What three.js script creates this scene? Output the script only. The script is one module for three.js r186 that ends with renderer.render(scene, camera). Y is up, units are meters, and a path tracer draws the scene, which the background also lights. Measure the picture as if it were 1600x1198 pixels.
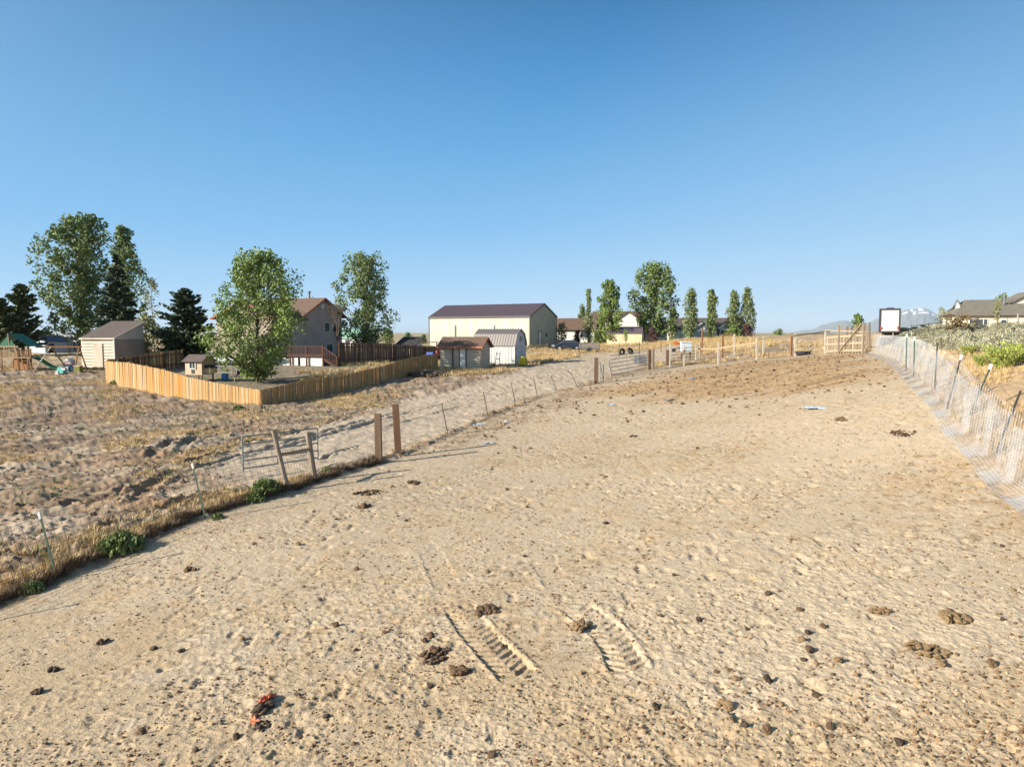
import * as THREE from 'three';
import { mergeGeometries } from 'three/addons/utils/BufferGeometryUtils.js';

// ---------------------------------------------------------------- camera, sky, sun, exposure
const scene = new THREE.Scene();
const EYE = 4.3, PITCH = THREE.MathUtils.degToRad(4.07), FOCAL = 1109;      // focal length in pixels of a 1600 x 1198 picture
const camera = new THREE.PerspectiveCamera(2 * THREE.MathUtils.radToDeg(Math.atan(599 / FOCAL)), 1600 / 1198, 0.1, 60000);
camera.position.set(0, EYE, 0);
camera.rotation.set(-PITCH, 0, 0);
const SUN_AZ = THREE.MathUtils.degToRad(-112), SUN_EL = THREE.MathUtils.degToRad(23.5);   // azimuth from straight ahead, to the right
const sunDir = new THREE.Vector3(Math.sin(SUN_AZ) * Math.cos(SUN_EL), Math.sin(SUN_EL), -Math.cos(SUN_AZ) * Math.cos(SUN_EL));
const sun = new THREE.DirectionalLight(new THREE.Color(1, 0.9, 0.76), 5);
sun.position.copy(sunDir).multiplyScalar(200); sun.castShadow = true;
Object.assign(sun.shadow.camera, { left: -130, right: 130, top: 130, bottom: -130, near: 1, far: 500 });
sun.shadow.mapSize.set(4096, 4096);
scene.add(sun, sun.target);
const renderer = new THREE.WebGLRenderer({ antialias: true });
renderer.toneMapping = THREE.LinearToneMapping;
renderer.toneMappingExposure = 2.25;
renderer.shadowMap.enabled = true;
{ // clear evening sky: deep blue overhead, paling to the horizon, a little paler away from the left
  const W = 512, H = 256, d = new Float32Array(W * H * 4), S = (r, g, b) => new THREE.Color().setRGB(r / 255, g / 255, b / 255, THREE.SRGBColorSpace);
  const stops = [[0, S(172, 218, 250)], [3, S(150, 208, 250)], [8, S(112, 186, 241)], [14, S(84, 166, 226)], [20, S(54, 140, 204)], [26, S(12, 110, 170)], [40, S(8, 86, 146)], [90, S(5, 62, 120)]];
  const clamp0 = (v) => Math.max(-1, Math.min(1, v)), c = new THREE.Color(), pale = S(214, 236, 251);
  for (let j = 0; j < H; j++) for (let i = 0; i < W; i++) {
    const el = (j + 0.5) / H * 180 - 90, az = (i + 0.5) / W * Math.PI * 2;
    let e = Math.max(el, 0), k = 0; while (k < stops.length - 2 && stops[k + 1][0] < e) k++;
    c.copy(stops[k][1]).lerp(stops[k + 1][1], Math.min(1, (e - stops[k][0]) / (stops[k + 1][0] - stops[k][0])));
    // direction of this texel (equirect: u = 0.5 + atan2(z, x) / 2pi)
    const th = (i + 0.5) / W * 2 * Math.PI - Math.PI, dx = Math.cos(th);
    c.lerp(pale, 0.62 * Math.exp(-e / 9) * THREE.MathUtils.smoothstep(dx, -0.7, 0.75));
    const ce = Math.cos(e * Math.PI / 180), cg = clamp0(sunDir.x * Math.cos(th) * ce + sunDir.z * Math.sin(th) * ce + sunDir.y * Math.sin(e * Math.PI / 180)), ga = Math.acos(cg) * 180 / Math.PI;   // scattering: darkest about a right angle from the sun
    c.lerp(S(196, 226, 248), Math.min(0.85, Math.max(0, 0.42 * (cg * cg - 0.06)) + Math.max(0, 1.7 * (Math.exp(-ga / 45) - 0.094))));
    if (el < 0) c.lerp(S(150, 140, 120), Math.min(1, -el / 6));
    const o = (j * W + i) * 4, g = 1 / 2.25;
    d[o] = c.r * g; d[o + 1] = c.g * g; d[o + 2] = c.b * g; d[o + 3] = 1;
  }
  const t = new THREE.DataTexture(d, W, H, THREE.RGBAFormat, THREE.FloatType);
  t.mapping = THREE.EquirectangularReflectionMapping; t.magFilter = t.minFilter = THREE.LinearFilter; t.needsUpdate = true;
  scene.background = t; scene.environment = t;
}
scene.fog = new THREE.FogExp2(new THREE.Color(0.72, 0.86, 1.0), 0.000024);

// ---------------------------------------------------------------- small tools
function rng(a) { return () => { a = (a + 0x6d2b79f5) | 0; let t = Math.imul(a ^ (a >>> 15), 1 | a); t = (t + Math.imul(t ^ (t >>> 7), 61 | t)) ^ t; return ((t ^ (t >>> 14)) >>> 0) / 4294967296; }; }
const V = (x, y, z) => new THREE.Vector3(x, y, z);
const sst = THREE.MathUtils.smoothstep, clamp = THREE.MathUtils.clamp, lerp = THREE.MathUtils.lerp;
function h2(x, y) { let n = Math.imul(x, 374761393) + Math.imul(y, 668265263); n = Math.imul(n ^ (n >>> 13), 1274126177); return ((n ^ (n >>> 16)) >>> 0) / 4294967296; }
function noise(x, y) { const i = Math.floor(x), j = Math.floor(y), f = x - i, g = y - j, u = f * f * (3 - 2 * f), v = g * g * (3 - 2 * g);
  const a = h2(i, j), b = h2(i + 1, j), c = h2(i, j + 1), d = h2(i + 1, j + 1); return (a + (b - a) * u + (c - a) * v + (a - b - c + d) * u * v) * 2 - 1; }
function fbm(x, y, n = 4) { let s = 0, a = 0.5; for (let k = 0; k < n; k++) { s += a * noise(x + k * 17.3, y - k * 9.1); x *= 2.03; y *= 2.03; a *= 0.5; } return s; }
function ray(px, py) { const xn = (px - 800) / FOCAL, yn = (599 - py) / FOCAL, c = Math.cos(PITCH), s = Math.sin(PITCH); return V(xn, yn * c - s, -yn * s - c); }
function at(px, py, depth) { const r = ray(px, py); return r.multiplyScalar(depth / -r.z).add(V(0, EYE, 0)); }

// ---------------------------------------------------------------- terrain: heights surveyed at points (pixel on the photograph, metres below the lens), thin plate spline through them
const survey = [
  [0, 1198, 4.75], [400, 1198, 4.5], [800, 1198, 4.25], [1200, 1198, 4.0], [1600, 1198, 3.75],
  [0, 960, 5.05], [400, 950, 4.6], [800, 950, 4.25], [1200, 950, 3.85], [1600, 950, 3.45],
  [88, 905, 5.1], [297, 812, 4.65], [450, 768, 4.5], [622, 713, 4.45], [700, 680, 4.4], [763, 652, 4.25], [840, 622, 3.9], [931, 599, 3.35], [1020, 577, 2.95], [1123, 567, 2.45], [1183, 562, 2.05], [1245, 556, 1.75], [1322, 552, 1.4],
  [800, 800, 4.2], [1200, 800, 3.5], [1000, 690, 3.65], [1250, 690, 2.95], [1000, 620, 3.3], [1200, 610, 2.55], [1300, 580, 1.85],
  [1360, 552, 1.3], [1435, 601, 1.62], [1491, 671, 2.25], [1538, 722, 2.75], [1594, 781, 3.15],
  [1600, 690, 2.2], [1600, 600, 1.3], [1510, 565, 1.05], [1600, 545, 0.55], [1480, 528, 0.4], [1590, 520, 0.0], [1400, 535, 0.8],
  [0, 790, 5.1], [150, 720, 5.05], [0, 650, 4.7], [250, 650, 4.75], [407, 633, 4.6], [256, 618, 4.3], [165, 598, 3.8], [474, 623, 4.5], [544, 609, 4.2], [685, 578, 3.3], [150, 578, 3.3], [40, 577, 3.2],
  [400, 592, 3.9], [500, 565, 3.2], [620, 560, 3.1], [760, 578, 3.25], [820, 572, 3.1], [700, 630, 4.3], [850, 590, 3.4], [560, 660, 4.5], [420, 690, 4.65],
  [830, 541, 1.95], [950, 548, 2.3], [1000, 537, 1.6], [1100, 531, 1.2], [1280, 530, 0.9], [680, 541, 2.2],
];
const ctl = survey.map(([px, py, h]) => { const r = ray(px, py), t = h / -r.y; return [r.x * t, r.z * t, EYE - h]; }).filter((p) => p[1] > -135 && p[1] < 0);
ctl.push([34, -62, EYE + 0.0], [48, -70, EYE + 0.1], [30, -95, EYE - 0.4], [60, -30, EYE + 0.6], [20, 0, EYE - 2.6], [-16, 4, EYE - 5.3], [0, 12, EYE - 4.4], [40, 20, EYE - 1.5], [-40, 10, EYE - 5.6], [-60, -30, EYE - 4.8], [-75, -85, EYE - 2.6],
  [-45, -95, EYE - 2.4], [-110, -60, EYE - 3.2], [-60, -150, EYE - 2], [0, -160, EYE - 1.5], [60, -160, EYE - 1], [120, -120, EYE - 0.6], [110, -20, EYE], [0, 110, EYE - 3.5], [110, 80, EYE - 1.5], [-110, 80, EYE - 4.5], [-130, -140, EYE - 2]);
const spline = (() => {
  const n = ctl.length, N = n + 3, A = [], K = (a, b) => { const d = (a[0] - b[0]) ** 2 + (a[1] - b[1]) ** 2; return d > 0 ? 0.5 * d * Math.log(d) : 0; };
  for (let i = 0; i < N; i++) { const r = new Float64Array(N + 1); A.push(r); if (i < n) { for (let j = 0; j < n; j++) r[j] = K(ctl[i], ctl[j]); r[i] += 14; r[n] = 1; r[n + 1] = ctl[i][0]; r[n + 2] = ctl[i][1]; r[N] = ctl[i][2]; } else for (let j = 0; j < n; j++) r[j] = i === n ? 1 : ctl[j][i - n - 1]; }
  for (let i = 0; i < N; i++) { let p = i; for (let k = i + 1; k < N; k++) if (Math.abs(A[k][i]) > Math.abs(A[p][i])) p = k; [A[i], A[p]] = [A[p], A[i]];
    for (let k = i + 1; k < N; k++) { const f = A[k][i] / A[i][i]; if (f) for (let j = i; j <= N; j++) A[k][j] -= f * A[i][j]; } }
  const w = new Float64Array(N); for (let i = N - 1; i >= 0; i--) { let s = A[i][N]; for (let j = i + 1; j < N; j++) s -= A[i][j] * w[j]; w[i] = s / A[i][i]; }
  return (x, z) => { let s = w[n] + w[n + 1] * x + w[n + 2] * z; for (let j = 0; j < n; j++) { const dx = x - ctl[j][0], dz = z - ctl[j][1], d = dx * dx + dz * dz; if (d > 0) s += w[j] * 0.5 * d * Math.log(d); } return s; };
})();
const FAR_Y = EYE - 1.7;
function base(x, z) { const r = Math.hypot(x, z), k = sst(r, 110, 190); return k >= 1 ? FAR_Y : lerp(spline(x, z), FAR_Y, k); }
// where the line of sight through a photograph's pixel meets the ground
function land(px, py) { const r = ray(px, py); let t = 3, p = V(0, 0, 0); for (let i = 0; i < 4000; i++) { p.copy(r).multiplyScalar(t); p.y += EYE; const g = p.y - base(p.x, p.z); if (g < 0.002) break; t += clamp(g * 0.5, 0.004, 2); if (t > 400) break; } return p; }
const L2 = (px, py) => { const p = land(px, py); return [p.x, p.z]; };

// outlines on the ground
const fenceLeftPx = [[-140, 995], [88, 905], [297, 812], [450, 768], [492, 752], [592, 723], [622, 713], [700, 680], [763, 652], [806, 636], [840, 622], [871, 612], [902, 605], [931, 599], [1017, 577], [1045, 571]];
const fenceBackPx = [[1123, 567], [1183, 562], [1245, 556], [1292, 553], [1352, 551]];
const netPx = [[1360, 552], [1393, 564], [1416, 582], [1435, 601], [1460, 624], [1477, 646], [1491, 671], [1510, 691], [1538, 722], [1561, 752], [1594, 781], [1650, 822], [1760, 900]];
const leftLine = fenceLeftPx.map((p) => L2(...p)), backLine = fenceBackPx.map((p) => L2(...p)), netLine = netPx.map((p) => L2(...p));
const penPoly = [...leftLine, ...backLine, ...netLine, [12, 6], [-14, 6]];
const drivePoly = [[300, 742], [380, 700], [520, 662], [640, 622], [770, 590], [830, 572], [930, 553], [1060, 541], [1100, 543], [1035, 566], [1010, 573], [925, 596], [830, 622], [755, 650], [690, 678], [615, 706], [560, 726], [480, 746], [380, 770]].map((p) => L2(...p));
const yardPoly = [[168, 598], [256, 618], [407, 633], [474, 623], [544, 609], [685, 577], [690, 562], [500, 548], [290, 556]].map((p) => L2(...p));
const manurePoly = [[1015, 590], [1120, 572], [1190, 564], [1250, 558], [1340, 553], [1392, 566], [1420, 590], [1380, 598], [1300, 606], [1200, 616], [1110, 625], [1000, 622], [930, 612]].map((p) => L2(...p));
const darkPoly = [[640, 712], [700, 684], [760, 655], [840, 625], [905, 607], [960, 600], [900, 635], [850, 650], [790, 668], [720, 700]].map((p) => L2(...p));
const lawnPoly = [[1040, 529], [1170, 528], [1180, 533], [1035, 534]].map((p) => L2(...p));
function segDist(x, z, a, b) { const dx = b[0] - a[0], dz = b[1] - a[1], t = clamp(((x - a[0]) * dx + (z - a[1]) * dz) / (dx * dx + dz * dz), 0, 1); return Math.hypot(x - a[0] - t * dx, z - a[1] - t * dz); }
function polyDist(poly, x, z) { let d = 1e9, inside = false; for (let i = 0, j = poly.length - 1; i < poly.length; j = i++) { const a = poly[j], b = poly[i]; d = Math.min(d, segDist(x, z, a, b)); if ((a[1] > z) !== (b[1] > z) && x < (b[0] - a[0]) * (z - a[1]) / (b[1] - a[1]) + a[0]) inside = !inside; } return inside ? d : -d; }
function lineDist(line, x, z) { let d = 1e9; for (let i = 1; i < line.length; i++) d = Math.min(d, segDist(x, z, line[i - 1], line[i])); return d; }

// wheel tracks pressed into the ground: [pixels along the middle, width, lug spacing, depth]
const tracks = [
  [[[715, 945], [735, 975], [765, 1010], [812, 1058]], 0.5, 0.17, 0.05], [[[895, 945], [935, 975], [962, 1005], [985, 1050]], 0.5, 0.17, 0.05],
  [[[715, 945], [690, 900], [672, 860]], 0.46, 0.15, 0.012], [[[895, 945], [870, 910], [850, 880]], 0.46, 0.15, 0.012],
  [[[-20, 1130], [110, 1080], [280, 1010], [440, 945], [560, 900]], 0.46, 0.16, 0.016], [[[40, 1190], [190, 1130], [360, 1060], [520, 985], [640, 930]], 0.46, 0.16, 0.016],
  [[[150, 1230], [330, 1150], [500, 1075], [590, 1020]], 0.42, 0.16, 0.014],
  [[[640, 885], [690, 862], [750, 838]], 0.26, 0.13, 0.03], [[[672, 772], [722, 748], [780, 735], [850, 725], [915, 716]], 0.3, 0.2, 0.035], [[[755, 760], [800, 740], [870, 728]], 0.26, 0.2, 0.03],
  [[[1180, 625], [1130, 650], [1040, 668]], 0.4, 0.3, 0.02],
].map(([px, w, s, d]) => prepTrack(px, w, s, d));
const ruts = [
  [[[-40, 735], [120, 715], [240, 700], [330, 672], [420, 655]], 0.55, 0.4, 0.09], [[[-40, 765], [110, 748], [240, 735], [350, 705], [450, 672]], 0.5, 0.4, 0.09],
  [[[60, 800], [180, 770], [290, 740], [380, 712], [520, 672], [640, 640]], 0.5, 0.4, 0.08], [[[210, 790], [225, 768], [260, 745], [310, 735]], 0.6, 0.3, 0.06],
  [[[236, 714], [250, 700], [282, 689]], 0.6, 0.3, 0.07], [[[281, 707], [290, 694], [314, 685]], 0.6, 0.3, 0.07], [[[420, 690], [500, 664], [600, 632], [720, 607]], 0.5, 0.4, 0.05],
  [[[440, 700], [530, 675], [640, 645], [760, 610], [900, 580]], 0.5, 0.4, 0.05], [[[130, 842], [240, 800], [330, 765]], 0.4, 0.3, 0.08], [[[0, 650], [110, 628], [200, 622], [330, 640], [420, 650]], 0.9, 0.5, 0.06], [[[500, 720], [530, 705], [575, 695]], 0.35, 0.3, 0.06],
  [[[600, 668], [720, 635], [830, 603], [930, 580]], 0.5, 0.4, 0.045],
].map(([px, w, s, d]) => prepTrack(px, w, s, d));
function prepTrack(px, w, s, d) { const pts = new THREE.CatmullRomCurve3(px.map((p) => { const q = land(...p); q.y = 0; return q; })).getPoints(24).map((p) => [p.x, p.z]); let len = 0; const cum = [0]; for (let i = 1; i < pts.length; i++) cum.push(len += Math.hypot(pts[i][0] - pts[i - 1][0], pts[i][1] - pts[i - 1][1]));
  const xs = pts.map((p) => p[0]), zs = pts.map((p) => p[1]); return { pts, cum, len, w, s, d, x0: Math.min(...xs) - w, x1: Math.max(...xs) + w, z0: Math.min(...zs) - w, z1: Math.max(...zs) + w }; }
function trackAt(T, x, z) { // [signed distance across, metres along] or null
  if (x < T.x0 || x > T.x1 || z < T.z0 || z > T.z1) return null; let best = T.w, r = null;
  for (let i = 1; i < T.pts.length; i++) { const a = T.pts[i - 1], b = T.pts[i], dx = b[0] - a[0], dz = b[1] - a[1], l2 = dx * dx + dz * dz, t = clamp(((x - a[0]) * dx + (z - a[1]) * dz) / l2, 0, 1), ex = x - a[0] - t * dx, ez = z - a[1] - t * dz, d = Math.hypot(ex, ez);
    if (d < best) { best = d; r = [(dx * ez - dz * ex) > 0 ? d : -d, T.cum[i - 1] + t * (T.cum[i] - T.cum[i - 1])]; } }
  return r; }
// how much of each kind of ground there is at a point
function zones(x, z) {
  const n = fbm(x * 0.35, z * 0.35, 3), q = fbm(x * 1.3 + 40, z * 1.3, 3);
  const far = Math.hypot(x, z) > 150;
  const pd = far ? -99 : polyDist(penPoly, x, z), pen = sst(pd + q * 0.35, -0.15, 0.25);
  const drive = far ? 0 : (1 - pen) * sst(polyDist(drivePoly, x, z) + n * 1.6, -0.8, 1.2);
  const yard = far ? 0 : (1 - pen) * sst(polyDist(yardPoly, x, z) + q * 0.3, -0.2, 0.3);
  const manure = pen > 0 ? pen * sst(polyDist(manurePoly, x, z) + n * 2.4 + q * 0.8, -1.6, 2.2) : 0;
  const dark = far ? 0 : sst(polyDist(darkPoly, x, z) + q * 1.2, -0.3, 0.9) * 0.8;
  const lawn = far || z > -60 ? 0 : sst(polyDist(lawnPoly, x, z), -0.5, 0.8);
  const right = (1 - pen) * (x > 0 && lineSide(x, z) ? 1 : 0);
  return { n, q, pd, pen, drive, yard, manure, dark, lawn, right };
}
function lineSide(x, z) { const a = netLine[0]; return x > 8 && (z > a[1] - 4 ? true : x > a[0] - 4 + (a[1] - z) * 0.45); }
function relief(x, z, Z) {
  const r = Math.hypot(x, z); if (r > 140) return 0;
  const fade = 1 - sst(r, 90, 140); let y = 0;
  const pocks = noise(x * 5.1 + 3, z * 5.1), rough = fbm(x * 1.1, z * 1.1, 4);
  if (Z.pen > 0) { // trodden sand: shallow hollows, hoof pocks, crumbs
    const calm = sst(noise(x * 0.45 + 9, z * 0.45), -0.5, 0.5);
    const churn = sst(fbm(x * 0.8 + 21, z * 0.8, 2) + 0.45 * sst(z, -11, -6), -0.05, 0.35); let p = 0.014 * fbm(x * 0.9, z * 0.9, 2) + (0.004 + 0.012 * (1 - calm)) * fbm(x * 4.3, z * 4.3, 2) + (0.005 + 0.008 * (1 - calm) + 0.007 * churn) * fbm(x * 11, z * 11, 2) + (0.002 + 0.005 * churn) * noise(x * 27, z * 27); const crumb = noise(x * 17 + 5, z * 17); if (crumb > 0.5) p += (crumb - 0.5) * (0.008 + 0.026 * churn);
    const pk = Math.max(0, pocks - 0.45); p -= (0.03 + 0.05 * (1 - calm)) * pk;
    p += Z.manure * (0.05 * fbm(x * 1.6, z * 1.6, 3) + 0.04 * Math.abs(fbm(x * 6, z * 6, 2))) + Z.dark * 0.05 * Math.abs(fbm(x * 5, z * 5, 2));
    for (const T of tracks) { const h = trackAt(T, x, z); if (!h) continue; const e = Math.abs(h[0]) / (T.w * 0.5); if (e > 1.35) continue;
      const end = sst(h[1], 0, 0.3) * sst(T.len - h[1], 0, 0.15), broken = sst(noise(h[1] * 1.2 + T.w * 31, T.d * 900), -0.55, 0.1);
      const lug = ((h[1] + Math.abs(h[0]) * 0.55) / T.s) % 1, bar = sst(lug, 0.12, 0.22) * (1 - sst(lug, 0.78, 0.9));
      p = lerp(p, p * 0.25, (1 - sst(e, 0.9, 1.1)) * end * broken);
      p += broken * end * (-(1 - sst(e + 0.09 * noise(h[1] * 9, 3), 0.88, 1.0)) * T.d * (0.25 + 0.75 * bar) * (0.75 + 0.4 * noise(h[1] * 5, h[0] * 7)) + T.d * (0.28 + 0.4 * noise(h[1] * 14, h[0] * 14)) * sst(e, 0.92, 1.05) * (1 - sst(e, 1.1, 1.35))); }
    y += p * Z.pen;
  }
  if (Z.pen < 1) {
    const o = 1 - Z.pen; let p = 0.07 * rough + 0.025 * fbm(x * 5, z * 5, 2);
    if (x < 8) { // dug-over field: long scrapes that run with the lane
      const u = x * 0.93 + z * -0.37, v = x * 0.37 + z * 0.93, wild = (1 - Z.drive * 0.7) * (1 - Z.yard * 0.6);
      p += wild * (0.14 * fbm(u * 0.35, v * 1.5, 4) + 0.16 * fbm(u * 0.9, v * 4.2, 3) + 0.07 * fbm(u * 3.2, v * 7, 2) + 0.04 * noise(x * 9, z * 9));
      const l = Math.max(0, fbm(x * 1.9 + 50, z * 1.9, 3) - 0.16); p += wild * l * 0.12;
      for (const T of ruts) { const h = trackAt(T, x, z); if (!h) continue; const e = Math.abs(h[0]) / (T.w * 0.5), end = sst(h[1], 0, 0.6) * sst(T.len - h[1], 0, 0.6); p += end * 1.5 * T.d * (-(1 - sst(e, 0.3, 0.9)) + 0.8 * sst(e, 0.7, 1.1) * (1 - sst(e, 1.2, 1.9))) * (0.7 + 0.5 * noise(h[1] * 2, 3)); }
    } else p *= 1.3;
    y += p * o;
    const fl = Z.pd > -1.2 ? Math.exp(-(((Z.pd + 0.1) / 0.28) ** 2)) : 0; if (x < 9) y += fl * 0.07 * (1 + fbm(x * 3, z * 3, 2));   // earth banked along the wire
  }
  return y * fade;
}
function ground(x, z) { return base(x, z) + relief(x, z, zones(x, z)); }
function spot(px, py) { const p = land(px, py); p.y = ground(p.x, p.z); return p; }

{ // the ground sheet: rings round the place, closer together where it is near, out to the horizon
  const radii = [0, 1, 2, 3, 4, 4.6], angs = [];
  for (let k = 0; k <= 880; k++) radii.push(1 / lerp(1 / 5.2, 1 / 48, k / 880));
  for (let k = 1; k <= 120; k++) radii.push(48 * Math.pow(260 / 48, k / 120));
  for (let k = 1; k <= 22; k++) radii.push(260 * Math.pow(40000 / 260, k / 22));
  const A = 41 * Math.PI / 180, NF = 830, NB = 60;
  for (let k = 0; k <= NF; k++) angs.push(-A + 2 * A * k / NF);
  for (let k = 1; k <= NB; k++) angs.push(A + (2 * Math.PI - 2 * A) * k / NB);
  const nr = radii.length, na = angs.length, pos = new Float32Array(nr * na * 3), col = new Float32Array(nr * na * 3), uv = new Float32Array(nr * na * 2), idx = [];
  const mix = (c, d, k) => { c[0] += (d[0] - c[0]) * k; c[1] += (d[1] - c[1]) * k; c[2] += (d[2] - c[2]) * k; };
  const SAND = [0.465, 0.38, 0.272], SAND2 = [0.41, 0.315, 0.2], CRUMB = [0.22, 0.145, 0.08], ORANGE = [0.4, 0.25, 0.105], BROWN = [0.17, 0.105, 0.055], FIELD = [0.27, 0.2, 0.135], PALE = [0.4, 0.335, 0.26], DRYG = [0.42, 0.3, 0.165], RUST = [0.3, 0.185, 0.1], DRIVE = [0.46, 0.385, 0.295], YARD = [0.22, 0.18, 0.125], GREEN = [0.1, 0.14, 0.035], TANR = [0.44, 0.315, 0.185], FARC = [0.43, 0.335, 0.2];
  for (let i = 0; i < nr; i++) for (let j = 0; j < na; j++) {
    const r = radii[i], x = Math.sin(angs[j]) * r, z = -Math.cos(angs[j]) * r, o = i * na + j, Z = zones(x, z), c = [...FIELD];
    pos[o * 3] = x; pos[o * 3 + 1] = base(x, z) + relief(x, z, Z); pos[o * 3 + 2] = z; uv[o * 2] = x; uv[o * 2 + 1] = z;
    if (r > 200) { mix(c, FARC, 1); mix(c, [0.3, 0.27, 0.15], 0.5 + 0.5 * fbm(x * 0.004, z * 0.012, 3)); }
    else {
      const fine = noise(x * 23, z * 23), m = fbm(x * 2.7 - 7, z * 2.7, 3), u = x * 0.93 - z * 0.37, v = x * 0.37 + z * 0.93, streak = fbm(u * 0.25, v * 1.2, 3);
      if (Z.pen < 1) {
        mix(c, PALE, sst(streak + 0.3 * m, 0.02, 0.3) * 0.85); mix(c, DRYG, sst(Z.n + 0.5 * m, 0.05, 0.45) * 0.85); mix(c, [0.13, 0.09, 0.06], sst(fbm(u * 0.5 + 33, v * 2.2, 3) + 0.25 * m, 0.04, 0.26) * 0.85); mix(c, RUST, sst(fbm(x * 0.6 + 80, z * 0.6, 3), 0.14, 0.4) * 0.6);
        mix(c, DRIVE, Z.drive * (0.85 + 0.3 * m)); for (const T of ruts) { const h = trackAt(T, x, z); if (h) mix(c, [0.2, 0.15, 0.105], 0.55 * (1 - sst(Math.abs(h[0]) / (T.w * 0.5), 0.4, 1)) * sst(noise(h[1] * 1.7, T.w * 40), -0.4, 0.3)); } if (z < -62) mix(c, FARC, sst(-z, 62, 78) * (0.8 + 0.5 * m) * (1 - 0.6 * Z.drive)); mix(c, YARD, Z.yard * 0.9); mix(c, GREEN, Z.yard * sst(Z.n + 0.5 * m, 0.08, 0.4) * 0.6);
        mix(c, TANR, Z.right); mix(c, RUST, Z.right * sst(m, 0.1, 0.5) * 0.4);
        mix(c, [0.07, 0.15, 0.02], Z.lawn);
      }
      if (Z.pen > 0) {
        const s = [...SAND]; mix(s, SAND2, sst(m + 0.6 * Z.n, -0.1, 0.5) * 0.8); mix(s, CRUMB, sst(fbm(x * 9, z * 9, 2) + 0.25 * Z.n, 0.24, 0.5) * 0.7); mix(s, ORANGE, sst(fbm(x * 5 + 60, z * 5, 2) + 0.4 * Z.n, 0.2, 0.5) * 0.3);
        mix(s, SAND2, 0.55 * sst(Math.hypot(x - 2, z + 30) + Z.n * 8, 22, 8)); 
        mix(s, ORANGE, Z.manure * (0.75 + 0.4 * m)); mix(s, BROWN, Z.manure * sst(fbm(x * 0.7, z * 3.5, 3) + 0.4 * m + 0.2 * fine, 0.1, 0.4) * 0.75);
        mix(c, s, Z.pen);
      }
      mix(c, BROWN, Z.dark * sst(m + 0.4 * fine, -0.25, 0.35) * 0.85);
      if (x < 9) mix(c, BROWN, 0.75 * Math.exp(-(((Z.pd - 0.12) / 0.22) ** 2)) * sst(m + 0.3 * fine, -0.3, 0.2));  // dark soil along the wire, with weed shadow also put into its colour
      const g = 1 + 0.1 * fine + 0.12 * m; c[0] *= g; c[1] *= g; c[2] *= g;
    }
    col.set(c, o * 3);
  }
  for (let i = 0; i < nr - 1; i++) for (let j = 0; j < na - 1; j++) { const a = i * na + j, b = a + 1, c = a + na, d = c + 1; if (i > 0) idx.push(a, b, c); idx.push(b, d, c); }
  const g = new THREE.BufferGeometry();
  g.setAttribute('position', new THREE.BufferAttribute(pos, 3)); g.setAttribute('color', new THREE.BufferAttribute(col, 3)); g.setAttribute('uv', new THREE.BufferAttribute(uv, 2)); g.setIndex(idx); g.computeVertexNormals();
  const T = 512, px = new Uint8Array(T * T * 4), bp = new Uint8Array(T * T * 4), w = (x, y, p) => { const i = Math.floor(x), j = Math.floor(y), f = x - i, e = y - j, q = (a, b) => h2(((a % p) + p) % p + p * 7, ((b % p) + p) % p); return lerp(lerp(q(i, j), q(i + 1, j), f), lerp(q(i, j + 1), q(i + 1, j + 1), f), e); };
  for (let j = 0; j < T; j++) for (let i = 0; i < T; i++) { const u = i / T, v = j / T, a = w(u * 128, v * 128, 128), b = w(u * 48, v * 48, 48), c = w(u * 256, v * 256, 256), k = 205 + 50 * (0.5 * a + 0.3 * b + 0.2 * c) - (a > 0.86 && b > 0.5 ? 70 : 0), o = (j * T + i) * 4; px[o] = k; px[o + 1] = k * 0.99; px[o + 2] = k * 0.97; px[o + 3] = 255; const hgt = 255 * (0.4 * a + 0.45 * b + 0.15 * c); bp[o] = bp[o + 1] = bp[o + 2] = hgt; bp[o + 3] = 255; }
  const tex = (d, srgb) => { const t = new THREE.DataTexture(d, T, T); t.wrapS = t.wrapT = THREE.RepeatWrapping; t.magFilter = THREE.LinearFilter; t.minFilter = THREE.LinearMipmapLinearFilter; t.repeat.set(0.5, 0.5); if (srgb) t.colorSpace = THREE.SRGBColorSpace; t.needsUpdate = true; return t; };
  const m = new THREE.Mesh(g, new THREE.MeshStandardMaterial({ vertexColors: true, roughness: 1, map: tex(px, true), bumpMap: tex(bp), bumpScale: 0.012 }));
  m.name = 'ground'; m.receiveShadow = true; m.userData = { kind: 'structure' }; scene.add(m);
}

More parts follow.
